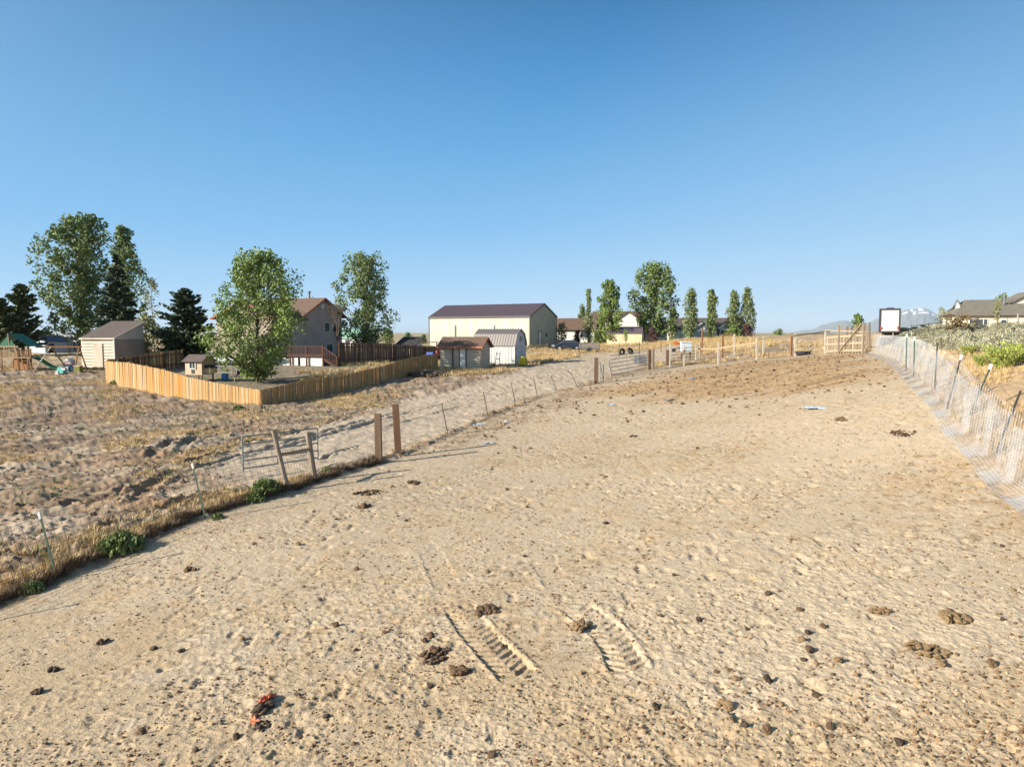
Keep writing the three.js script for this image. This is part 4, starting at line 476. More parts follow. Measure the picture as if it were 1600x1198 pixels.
// broadleaf: trunk, limbs toward clumps spread through the crown. prof(t) gives crown radius for t from crown base 0 to top 1
function broadleaf(name, label, p, o, group) {
  const { h, r, base: cb = 0.15, n = 5000, leaf = 0.2, mat = M.leafCotton, seed = 1, clumps = 60, tr = 0.16, prof = (t) => Math.sin(Math.PI * Math.pow(t, 0.8)) ** 0.7, bark = M.bark, clump = 0.2, up = 0.5, trunks = 1, lean = 0 } = o;
  const R = rng(seed), T = thing(name, label, 'tree', p, 0, group), gb = new GB(), out = [], cl = [], ax = [];
  for (let k = 0; k < trunks; k++) { const pts = [], sx = trunks > 1 ? (k - (trunks - 1) / 2) * 0.3 : 0, q = R() * 9; for (let i = 0; i <= 7; i++) { const t = i / 7; pts.push(V(sx * (1 + t * 2) + lean * t * h + 0.03 * h * noise(t * 3 + q, 1) * t, t * h * 0.94 - (i ? 0 : 0.3), 0.03 * h * noise(t * 3 + q, 5) * t + (trunks > 1 ? (R() - 0.5) * 0.3 : 0))); } gb.path(pts, tr, 0.02, 7); ax.push(pts); }
  const C = []; for (let k = 0; k < clumps; k++) { const t = Math.pow((k + R()) / clumps, 0.9), pts = ax[k % trunks], y = lerp(cb, 1, t) * h, a = k * 2.4 + R() * 1.2, rr = prof(t) * r * Math.sqrt(0.12 + 0.88 * R()) * (0.86 + 0.8 * noise(Math.cos(a) * 1.6 + seed * 3, Math.sin(a) * 1.6 + t * 3.5)), i = clamp(y / (h * 0.94) * 7, 0, 6.99), s = pts[Math.floor(i)].clone().lerp(pts[Math.floor(i) + 1], i % 1); const c = V(s.x + Math.cos(a) * rr, y * 0.985, s.z + Math.sin(a) * rr); C.push([c, clump * r * (0.35 + 0.75 * R()) * (0.5 + 0.5 * prof(t)) + leaf]);
    const j = clamp((y - rr * up - 0.08 * h) / (h * 0.94) * 7, 0.4, 6.9), b = pts[Math.floor(j)].clone().lerp(pts[Math.floor(j) + 1], j % 1), m = b.clone().lerp(c, 0.5).add(V(0, -0.05 * rr + 0.1 * rr * R(), 0)); if (rr > 0.12) gb.path([b, m, c], tr * 0.3 * (1 - t * 0.7), 0.012, 4); }
  const per = Math.ceil(n / C.length); for (const [c, s] of C) for (let k = 0; k < per; k++) { const a = R() * 6.283, u = R() * 2 - 1, q = Math.pow(R(), 0.45) * s, w = Math.sqrt(1 - u * u); leaves(out, cl, V(c.x + Math.cos(a) * w * q, c.y + u * q * 1.15, c.z + Math.sin(a) * w * q), leaf * (0.5 + 0.8 * R()), null, R); }
  gb.mesh('trunk', bark, T); foliage('crown', out, cl, mat, T); return T; }
function conifer(name, label, p, o, group) {
  const { h, r, n = 26, mat = M.needle, seed = 1, low = 0.08, droop = 0.15, spr = 0.3, pine = false } = o, R = rng(seed), T = thing(name, label, 'tree', p, 0, group), gb = new GB(), out = [], cl = []; gb.path([V(0, -0.3, 0), V(0.05, h * 0.5, 0), V(0, h * 0.98, 0)], h * 0.018 + 0.05, 0.02, 7);
  for (let k = 0; k < n; k++) { const t = k / (n - 1), y = lerp(low, 0.98, t) * h, len0 = r * (pine ? Math.pow(1 - t, 0.6) * (0.55 + 0.45 * Math.min(1, t * 4 + 0.5)) : Math.pow(1 - t, 0.85)) + 0.12, m = Math.round(pine ? 8 : 9 - 4 * t);
    for (let b = 0; b < m; b++) { const a = R() * 6.283, len = len0 * (0.5 + 0.6 * R()), rise = pine ? -0.05 + 0.75 * R() : -droop + 0.15 * R() + 0.3 * t, A = V(0, y, 0), B = V(Math.cos(a) * len, y + rise * len, Math.sin(a) * len); gb.tube(A, B, 0.03, 0.008, 3, false); const steps = Math.max(4, Math.round(len / (pine ? 0.17 : 0.14)));
      for (let s = 1; s <= steps; s++) { const f = s / steps; if (pine && f < 0.25) continue; const c = A.clone().lerp(B, f), wd = (pine ? 0.42 : 0.34 * (1 - 0.75 * f) * len * 0.5 + 0.1); for (let q = 0; q < (pine ? 5 : 4); q++) { const d = V(Math.cos(a) + (R() - 0.5) * 1.6, (pine ? 0.5 : -0.15) + (R() - 0.5) * 0.7, Math.sin(a) + (R() - 0.5) * 1.6); leaves(out, cl, c.clone().add(V((R() - 0.5) * wd, (R() - 0.5) * wd * 0.5, (R() - 0.5) * wd)), spr * (0.7 + 0.5 * R()), d, R, 0.3, pine ? 1.9 : 1.5); } } } }
  gb.mesh('trunk', M.bark, T); foliage('crown', out, cl, mat, T); return T; }
const wide = (t) => Math.pow(Math.sin(Math.PI * Math.pow(clamp(t, 0.02, 0.98), 0.75)), 0.6), column = (t) => Math.pow(Math.sin(Math.PI * Math.pow(clamp(t, 0.02, 0.98), 0.6)), 0.55), oval = (t) => 0.35 + 0.65 * Math.sin(Math.PI * clamp(t * 0.92 + 0.06, 0, 1));
broadleaf('cottonwood_tree', 'tallest cottonwood on the far left, open crown with pale branches', on(131, 552, 84), { h: 16.2, r: 4.1, base: 0.12, n: 13000, leaf: 0.27, clumps: 150, seed: 3, tr: 0.26, bark: M.barkPale, prof: (t) => 0.5 + 0.5 * Math.sin(Math.PI * clamp(t * 0.85 + 0.1, 0, 1)), clump: 0.2, trunks: 2 });
broadleaf('cottonwood_tree', 'slimmer cottonwood rising behind the dark spruce', on(199, 552, 92), { h: 16, r: 2.3, base: 0.3, n: 5200, leaf: 0.26, clumps: 70, seed: 4, tr: 0.2, bark: M.barkPale, prof: column, clump: 0.3 });
conifer('spruce_tree', 'dense dark spruce behind the cream shed', on(187, 553, 80), { h: 11.4, r: 3.2, n: 34, mat: M.needleDark, seed: 6, spr: 0.36, low: 0.03 });
conifer('pine_tree', 'pine on the far left above the playset', on(36, 556, 82), { h: 8.2, r: 2.7, n: 24, mat: M.needle, seed: 7, spr: 0.24, pine: true, low: 0.12 }); conifer('pine_tree', 'pine cut off by the left edge of the view', on(2, 556, 80), { h: 6.4, r: 2.5, n: 22, mat: M.needle, seed: 8, spr: 0.24, pine: true, low: 0.1 });
conifer('pine_tree', 'bushy dark pine beside the chicken coop', on(291, 556, 72), { h: 7.6, r: 3.1, n: 30, mat: M.needleDark, seed: 9, spr: 0.24, pine: true, low: 0.03 });
broadleaf('young_tree', 'thin sparse young tree left of the bushy pine', on(241, 556, 76), { h: 8.6, r: 0.95, base: 0.35, n: 520, leaf: 0.17, clumps: 26, seed: 10, tr: 0.07, mat: M.leafPale, bark: M.barkPale, clump: 0.4, prof: column }); broadleaf('leafy_bush', 'yellow green bush between spruce and bushy pine', on(229, 560, 72), { h: 5, r: 1.5, base: 0.08, n: 2400, leaf: 0.18, clumps: 34, seed: 12, tr: 0.08, mat: M.leafPale, clump: 0.35 });
broadleaf('yard_cottonwood', 'bright green cottonwood with foliage to the ground inside the board fence', land(402, 597), { h: 10.4, r: 3.5, base: 0.05, n: 19000, leaf: 0.16, clumps: 190, seed: 22, tr: 0.2, mat: M.leafYard, clump: 0.22, prof: (t) => (t < 0.25 ? 0.4 + 2.2 * t : 0.95 - 0.6 * Math.pow((t - 0.25) / 0.75, 1.6)) * 1.05, lean: 0.03 });
broadleaf('cottonwood_tree', 'full cottonwood standing behind the old grey board fence', on(571, 549, 92), { h: 13, r: 3.9, base: 0.1, n: 9500, leaf: 0.24, clumps: 110, seed: 23, tr: 0.2, mat: M.leafCotton, prof: (t) => (t < 0.3 ? 0.42 + 1.6 * t : 0.9 - 0.5 * Math.pow((t - 0.3) / 0.7, 2)), clump: 0.22 });
{ const T = thing('bare_tree', 'leafless dead tree at the right corner of the two storey house', 'tree', on(527, 553, 82)), g = new GB(), R = rng(31); const rec = (p, d, l, r, n) => { const q = p.clone().addScaledVector(d, l); g.tube(p, q, r, r * 0.65, 4, false); if (n) for (let k = 0; k < 3; k++) rec(q, d.clone().add(V((R() - 0.5) * 1.1, 0.1 + R() * 0.2, (R() - 0.5) * 1.1)).normalize(), l * (0.6 + 0.2 * R()), r * 0.62, n - 1); }; rec(V(0, -0.2, 0), V(0.02, 1, 0), 2.4, 0.1, 5); g.mesh('trunk', M.bark, T); }
// trees round the far houses
broadleaf('poplar_tree', 'mid sized green tree left of the large one in front of the cream house', on(953, 537, 104), { h: 9.3, r: 1.75, base: 0.08, n: 5000, leaf: 0.24, clumps: 60, seed: 41, mat: M.leafYard, prof: oval, clump: 0.32 });
broadleaf('cottonwood_tree', 'largest tree before the cream house, broad ragged crown', on(1020, 535, 106), { h: 11.6, r: 3.9, base: 0.12, n: 9500, leaf: 0.25, clumps: 110, seed: 42, mat: M.leafCotton, prof: (t) => (t < 0.3 ? 0.5 + 1.4 * t : 0.92 - 0.55 * Math.pow((t - 0.3) / 0.7, 2)), clump: 0.22, trunks: 2 });
broadleaf('lombardy_poplar', 'narrow poplar beside the tall bare topped one left of the cream house', on(910, 531, 128), { h: 6.4, r: 0.9, base: 0.1, n: 1300, leaf: 0.26, clumps: 26, seed: 43, mat: M.leafPoplar, prof: column, clump: 0.5 }); broadleaf('lombardy_poplar', 'dying poplar with a long bare top left of the cream house', on(920, 533, 112), { h: 8.6, r: 0.85, base: 0.03, n: 1500, leaf: 0.22, clumps: 34, seed: 44, mat: M.leafPoplar, prof: (t) => (t > 0.62 ? 0.1 : column(t / 0.62)), clump: 0.42 });
broadleaf('lombardy_poplar', 'thin dark poplar at the right edge of the largest tree', on(1050, 532, 112), { h: 5.2, r: 0.62, base: 0.06, n: 1200, leaf: 0.2, clumps: 26, seed: 45, mat: M.leafPoplar, prof: column, clump: 0.5 });
for (const [px, h, r, s, w] of [[1078, 7.1, 1.25, 46, 'pointed grey green poplar, leftmost of four before the brown roofed house'], [1111.5, 6.8, 0.82, 47, 'blunt columnar poplar, second of four before the brown roofed house'], [1147, 6.4, 0.95, 48, 'uneven columnar poplar, third of four before the brown roofed house'], [1168, 6.9, 1.0, 49, 'dense columnar poplar, rightmost of four before the brown roofed house']]) broadleaf('lombardy_poplar', w, on(px, 528, 100), { h, r, base: 0.1, n: 2600, leaf: 0.2, clumps: 50, seed: s, mat: M.leafPoplar, prof: s === 46 ? (t) => 1 - 0.85 * t * t - 0.5 * Math.max(0, 0.2 - t) : column, clump: 0.42, bark: M.barkPale });
broadleaf('round_bush', 'round green bush alone on the skyline', on(1217, 527, 140), { h: 1.9, r: 1.2, base: 0.1, n: 900, leaf: 0.2, clumps: 20, seed: 51, mat: M.leafCotton, prof: wide, clump: 0.5 }); broadleaf('small_tree', 'small bright tree on the skyline above the pallet gate', on(1339, 524, 90), { h: 2.6, r: 0.85, base: 0.2, n: 1100, leaf: 0.16, clumps: 24, seed: 52, mat: M.leafYard, prof: wide, clump: 0.4 });
broadleaf('garden_bush', 'rounded green bush below the third columnar poplar', on(1146, 529, 90), { h: 1.3, r: 1.0, base: 0.02, n: 900, leaf: 0.14, clumps: 20, seed: 53, mat: M.leafYard, prof: wide, clump: 0.5 }); broadleaf('purple_bush', 'purple leaved bush below the rightmost columnar poplar', on(1168, 529, 90), { h: 1.5, r: 0.7, base: 0.02, n: 800, leaf: 0.14, clumps: 18, seed: 54, mat: M.leafPurple, prof: wide, clump: 0.5 }); broadleaf('garden_bush', 'dark small conifer shaped bush by the white garage doors', on(1109, 529, 97), { h: 1.4, r: 0.5, base: 0.02, n: 600, leaf: 0.14, clumps: 14, seed: 55, mat: M.needle, prof: (t) => 1 - t * 0.9, clump: 0.5 });
broadleaf('purple_bush', 'purple leaved shrub in front of the cream garage', on(902, 531, 112), { h: 2, r: 0.7, base: 0.05, n: 700, leaf: 0.18, clumps: 16, seed: 56, mat: M.leafPurple, prof: wide, clump: 0.5 }); broadleaf('purple_bush', 'dark purple shrub right of the cream gambrel shed', on(1019, 537, 102), { h: 2.1, r: 1.0, base: 0.05, n: 900, leaf: 0.18, clumps: 18, seed: 57, mat: M.leafPurple, prof: wide, clump: 0.5 });
broadleaf('small_tree', 'young pale tree against the left end of the cream garage', on(878, 532, 112), { h: 3.3, r: 1.0, base: 0.15, n: 900, leaf: 0.18, clumps: 22, seed: 58, mat: M.leafPale, prof: oval, clump: 0.4 }); broadleaf('leafy_bush', 'wide green bush between cream garage and gambrel shed', on(938, 535, 108), { h: 2.3, r: 1.6, base: 0.02, n: 1500, leaf: 0.2, clumps: 28, seed: 59, mat: M.leafCotton, prof: wide, clump: 0.4 }); broadleaf('young_tree', 'tiny sapling in front of the cream gambrel shed wall', on(978, 540, 99), { h: 2.2, r: 0.3, base: 0.35, n: 220, leaf: 0.14, clumps: 8, seed: 60, mat: M.leafYard, prof: column, clump: 0.6, tr: 0.03 });
broadleaf('bronze_shrub', 'wide bronze leaved shrub before the cream house on the right', on(1495, 521, 58), { h: 1.5, r: 0.95, base: 0.15, n: 900, leaf: 0.13, clumps: 24, seed: 61, mat: M.bronze, prof: wide, clump: 0.4, tr: 0.05, trunks: 2 }); broadleaf('young_tree', 'thin sapling in front of the grey roof on the right', on(1559, 520, 52), { h: 2.7, r: 0.28, base: 0.4, n: 170, leaf: 0.12, clumps: 9, seed: 62, mat: M.leafPale, prof: column, clump: 0.7, tr: 0.025 }); broadleaf('young_tree', 'sparse grey tree at the left end of the right house', on(1469, 521, 75), { h: 2.6, r: 0.55, base: 0.2, n: 240, leaf: 0.14, clumps: 14, seed: 63, mat: M.leafPale, prof: column, clump: 0.5, tr: 0.05 });
broadleaf('cottonwood_tree', 'treetop showing above the ridge of the right house', on(1566, 520, 120), { h: 7.4, r: 2, base: 0.2, n: 1500, leaf: 0.25, clumps: 24, seed: 64, mat: M.leafCotton, prof: wide, clump: 0.4 });
for (const [px, py, h, s, w] of [[602, 540, 2.9, 65, 'small far tree right of the full cottonwood'], [608, 540, 2.4, 66, 'smaller far tree just left of the dark roofed lean-to'], [637, 538, 1.9, 67, 'far treetop above the dark roofed lean-to'], [662, 538, 1.5, 68, 'low far tree left of the metal barn'], [1371, 524, 1.2, 69, 'low dark tree left of the travel trailer'], [1414, 524, 1.3, 70, 'low dark tree right of the travel trailer'], [1430, 524, 1.0, 71, 'small dark tree under the distant mountain'], [1308, 523, 1.0, 72, 'small dark tree at the end of the long dark building'], [483, 540, 8.6, 73, 'treetop rising behind the roof of the two storey house']]) broadleaf('distant_tree', w, on(px, py, 130), { h, r: h * 0.32, base: 0.1, n: 500, leaf: 0.24, clumps: 14, seed: s, mat: M.leafCotton, prof: wide, clump: 0.5, tr: 0.06 });

// ---------------------------------------------------------------- far houses and yards
{ const g = thing('cream_garage', 'low white garage with brown hip ended roof right of the metal barn', 'garage', on(928, 531, 118), RY(10)); gabled(g, { L: 6.6, W: 6, eave: 2.3, rise: 1.7, ridge: 'x', over: 0.4, wall: M.white, roof: M.roofBrown }); windowOn(g, 'f', -1.6, 0.9, 1.1, 0.9, M.white, M.glass); doorOn(g, 'f', -4.4, 2.4, 2, M.white, M.cream);
  const h = thing('cream_house', 'two storey cream house with brown roof partly behind the largest tree', 'house', on(1006, 533, 122), RY(10)); gabled(h, { L: 8.6, W: 7, eave: 3.6, rise: 1.5, ridge: 'x', over: 0.4, wall: M.cream, roof: M.roofBrown }); windowOn(h, 'f', -7.2, 2.3, 1.3, 1, M.white, M.glass); windowOn(h, 'f', -5, 2.3, 1.1, 1, M.white, M.glass); windowOn(h, 'f', -2, 2.3, 1.2, 1, M.white, M.glass);
  const w = new THREE.Group(); w.name = 'front_gable'; w.position.set(-0.6, 0, 1.2); h.add(w); walls(4.4, 1.8, 3.5, 1.5, 'z').mesh('wall', M.white, w); roofs(4.4, 1.8, 3.5, 1.5, 'z', 0.3).forEach((r) => r.mesh('roof', M.roofBrown, w));
  // gambrel storage shed
  const L = 5.0, W = 3, s = thing('cream_gambrel_shed', 'pale yellow barn style shed with dark grey ribbed roof before the far trees', 'shed', on(1003, 537.5, 102), RY(12)), pr = [[0.1, 1.55], [-0.4, 2.25], [-W / 2, 2.5], [-W + 0.4, 2.25], [-W - 0.1, 1.55]], b = new GB();
  b.quad(V(-L, -0.5, 0), V(0, -0.5, 0), V(0, 1.65, 0), V(-L, 1.65, 0)).quad(V(0, -0.5, -W), V(-L, -0.5, -W), V(-L, 1.65, -W), V(0, 1.65, -W)); for (const x of [0, -L]) { const P = [V(x, -0.5, 0), V(x, -0.5, -W), V(x, 1.6, -W), V(x, 2.2, -W + 0.4), V(x, 2.46, -W / 2), V(x, 2.2, -0.4), V(x, 1.6, 0)]; b.poly(x ? P.reverse() : P); } b.mesh('wall', M.creamYellow, s);
  for (let i = 0; i < 4; i++) { const r = new GB(); slab(r, V(-L - 0.1, pr[i][1], pr[i][0]), V(0.1, pr[i][1], pr[i][0]), V(0.1, pr[i + 1][1], pr[i + 1][0]), V(-L - 0.1, pr[i + 1][1], pr[i + 1][0]), 0.05); const m = r.mesh('roof', M.barnRoof, s), q = new GB(); for (let k = 0; k <= 18; k++) { const x = lerp(-L - 0.08, 0.08, k / 18); q.bar(V(x, pr[i][1] + 0.02, pr[i][0]), V(x, pr[i + 1][1] + 0.02, pr[i + 1][0]), 0.05, 0.06); } q.mesh('rib', M.barnRoof, m); }
  // brown roofed house with two white gables
  const k = thing('brown_roofed_house', 'low house with brown roof, two white gables and garage doors behind the poplars', 'house', on(1165, 527.5, 112), RY(4)); gabled(k, { L: 11, W: 8, eave: 1.9, rise: 1.5, ridge: 'x', over: 0.5, wall: M.shedBeige, roof: M.roofTaupe });
  for (const [x, wd] of [[-6.6, 3.2], [-2.9, 2.6]]) { const q = new THREE.Group(); q.name = 'porch_gable'; q.position.set(x + wd / 2, 0, 1); k.add(q); walls(wd, 1.6, 1.85, 0.95, 'z').mesh('wall', M.shedGrey, q); roofs(wd, 1.6, 1.85, 0.95, 'z', 0.25).forEach((r) => r.mesh('roof', M.roofTaupe, q)); new GB().bar(V(0.25, 1.75, 0.28), V(-wd / 2, 2.88, 0.28), 0.05, 0.22).bar(V(-wd - 0.25, 1.75, 0.28), V(-wd / 2, 2.88, 0.28), 0.05, 0.22).mesh('fascia', M.white, q); }
  doorOn(k, 'f', -9.6, 2.4, 1.5, M.white, M.cream); const gd = doorOn(k, 'f', -5.9, 2.2, 1.5, M.white, M.cream); gd.position.z = 1.0; windowOn(k, 'f', -1.0, 0.5, 1.3, 1.0, M.white, M.glass); const wn = windowOn(k, 'f', -3.5, 0.5, 1.2, 1, M.white, M.glass); wn.position.z = 1.0;
  const d = thing('dark_house', 'dark roofed house glimpsed right of the largest tree', 'house', on(1053, 531, 125), RY(6)); gabled(d, { L: 5, W: 6, eave: 1.9, rise: 1, wall: M.white, roof: M.roofDark }); windowOn(d, 'f', -2.5, 0.6, 1.2, 0.9, M.white, M.glass);
  const l = thing('long_dark_building', 'long low dark blue building on the right skyline', 'building', on(1312, 523.5, 150), RY(0)); gabled(l, { L: 4.4, W: 4, eave: 0.95, rise: 0.25, wall: std(0.07, 0.1, 0.14), roof: M.roofDark, over: 0.1 });
}
{ // right house: olive grey roof, cream walls, on the bank
  const p = V(23.4 + 0, 0, -36.5); const q = at(1497, 517, 95); q.y = EYE + 0.0; const h = thing('ranch_house', 'cream ranch house with olive grey roof on the bank at the right', 'house', q, 0), L = 26, W = 9, e = 2.55, r = 2.0, o = 0.5; h.rotation.y = RY(20);
  // origin here: front left corner; x to the right
  const w = new GB(); w.quad(V(0, -1, 0), V(L, -1, 0), V(L, e, 0), V(0, e, 0)).quad(V(0, -1, -W), V(0, -1, 0), V(0, e, 0), V(0, e, -W)).quad(V(L, -1, 0), V(L, -1, -W), V(L, e, -W), V(L, e, 0)).quad(V(L, -1, -W), V(0, -1, -W), V(0, e, -W), V(L, e, -W)); w.mesh('wall', M.cream, h);
  const rf = new GB(), y0 = e - 0.1, top = e + r, hx = 2.6; const A = V(-o, y0, o), B = V(L, y0, o), C = V(L, top, -W / 2), D = V(hx - 1, top, -W / 2); slab(rf, A, B, C, D, 0.12); slab(rf, V(L, y0, -W - o), V(-o, y0, -W - o), D.clone().add(V(0, 0, -0.01)), C.clone().add(V(0, 0, -0.01)), 0.12); rf.mesh('roof', M.roofOlive, h);
  // left end: lower hip skirt and a small gable above it
  const hip = new GB(), E1 = V(-o, y0, o), E0 = V(-o, y0, -W - o), m1 = V(0.9, y0 + r * 0.5, -W * 0.22), m0 = V(0.9, y0 + r * 0.5, -W * 0.78); hip.quad(E0, E1, m1, m0); hip.mesh('hip_roof', M.roofOlive, h); const gt = new GB(); gt.tri(m0.clone().add(V(0.05, 0, 0)), m1.clone().add(V(0.05, 0, 0)), V(0.95, top - 0.1, -W / 2)); gt.mesh('gable_wall', M.white, h);
  new GB().bar(V(0.7, y0 + r * 0.5 - 0.05, -W * 0.2), V(0.75, top + 0.02, -W / 2), 0.05, 0.2).bar(V(0.7, y0 + r * 0.5 - 0.05, -W * 0.8), V(0.75, top + 0.02, -W / 2), 0.05, 0.2).box(-o, y0 - 0.16, o + 0.003, L, y0 + 0.0, o + 0.04).mesh('fascia', M.roofOlive, h);
  for (const [x, ww] of [[1.55, 0.42], [2.35, 1.0], [3.15, 0.42]]) windowOn(h, 'f', x, 0.75, ww, 1.05, M.white, ww > 1 ? M.glassPale : M.glass); windowOn(h, 'f', 5.2, 0.8, 0.6, 0.9, M.white, M.glass); windowOn(h, 'f', 11, 0.8, 1.1, 0.9, M.white, M.glass); new GB().box(0.08, -0.9, 0.005, 0.2, e - 0.12, 0.09).mesh('downspout', M.white, h);
  new GB().tube(V(5.8, e + 1.2, -2.6), V(5.8, e + 2.7, -2.6), 0.13, 0.13, 10).tube(V(5.8, e + 2.7, -2.6), V(5.8, e + 2.82, -2.6), 0.2, 0.2, 10).mesh('flue', std(0.2, 0.22, 0.24, { metalness: 0.6, roughness: 0.4 }), h);
  const u = new THREE.Group(); u.name = 'upper_gable'; u.position.set(11.4, 0, -3); h.add(u); walls(4.6, 6, e + 1.6, 1.3, 'z').mesh('wall', M.cream, u); roofs(4.6, 6, e + 1.6, 1.3, 'z', 0.4).forEach((g) => g.mesh('roof', M.roofOlive, u));
  const f = thing('garden_wire_fence', 'thin dark wire garden fence in front of the ranch house', 'fence', on(1470, 522, 58)); for (let k = 0; k < 10; k++) { const x = k * 2.2 - 2, y = ground(f.position.x + x, f.position.z + k * 0.4) - f.position.y; new GB().tube(V(x, y - 0.2, k * 0.4), V(x, y + 1.25, k * 0.4), 0.025, 0.025, 5).mesh('post', M.black, f); if (k) { const x0 = x - 2.2, yp = ground(f.position.x + x0, f.position.z + (k - 1) * 0.4) - f.position.y; for (const hh of [0.7, 1.2]) new GB().tube(V(x0, yp + hh, k * 0.4 - 0.4), V(x, y + hh, k * 0.4), 0.012, 0.012, 4).mesh('wire', M.black, f); } }
  const um = thing('folded_parasol', 'folded grey parasol standing in front of the ranch house wall', 'parasol', on(1590, 519, 75)); new GB().tube(V(0, -0.4, 0), V(0, 2.1, 0), 0.025, 0.025, 6).mesh('pole', M.black, um); new GB().tube(V(0, 0.95, 0), V(0, 2.05, 0), 0.15, 0.05, 9).mesh('canopy', std(0.3, 0.28, 0.25), um);
}
{ // travel trailer seen from behind, mesh fence below
  const t = thing('travel_trailer', 'white travel trailer seen from behind with dark edges', 'trailer', on(1406, 527, 62), RY(29)), L = 1.6, H = 2.3; new GB().box(-L, 0.25, -5, 0, H - 0.1, 0).mesh('body', std(0.6, 0.6, 0.58, { map: mottle }), t); new GB().box(-L - 0.04, 0.2, 0.003, -L + 0.1, H, 0.08).box(-0.1, 0.2, 0.003, 0.04, H, 0.08).box(-L + 0.1, H - 0.12, 0.003, -0.1, H, 0.08).box(-L + 0.1, 0.2, 0.003, -0.1, 0.34, 0.08).mesh('edge_frame', M.black, t); new GB().box(-1.1, H - 0.097, -2, -0.5, H + 0.12, -1.2).mesh('roof_unit', M.black, t); new GB().box(-1.15, 1.0, 0.004, -0.55, 1.25, 0.02).mesh('emblem', std(0.45, 0.46, 0.48), t); for (const x of [-1.45, -0.15]) new GB().box(x - 0.06, 0.5, 0.081, x + 0.06, 0.72, 0.1).mesh('tail_light', std(0.3, 0.03, 0.02), t); for (const x of [-1.35, -0.25]) new GB().tube(V(x - 0.1, 0.33, -2.5), V(x + 0.1, 0.33, -2.5), 0.33, 0.33, 14).mesh('wheel', M.black, t);
  const f = thing('green_mesh_screen', 'dark green mesh screen on posts below the travel trailer', 'fence', on(1376, 533, 55)); const e = on(1424, 533, 55).sub(f.position); new GB().bar(V(0, 0.35, 0), e.clone().add(V(0, 0.4, 0)), 0.02, 0.75).mesh('mesh_panel', std(0.05, 0.1, 0.07), f); for (const k of [0, 0.4, 1]) new GB().tube(e.clone().multiplyScalar(k).add(V(0, -0.3, 0.03)), e.clone().multiplyScalar(k).add(V(0, 1.0, 0.03)), 0.03, 0.03, 6).mesh('post', M.whitePost, f);
  const w = thing('horizontal_wire_fence', 'thin two wire fence between the green screen and the ranch house', 'fence', on(1424, 530, 60)), e2 = on(1478, 526, 60).sub(w.position); for (const h of [0.5, 0.95]) new GB().tube(V(0, h, 0), e2.clone().add(V(0, h, 0)), 0.014, 0.014, 4).mesh('wire', M.black, w); for (const k of [0, 0.5, 1]) new GB().tube(e2.clone().multiplyScalar(k).add(V(0, -0.3, 0)), e2.clone().multiplyScalar(k).add(V(0, 1.05, 0)), 0.025, 0.025, 5).mesh('post', M.black, w);
}
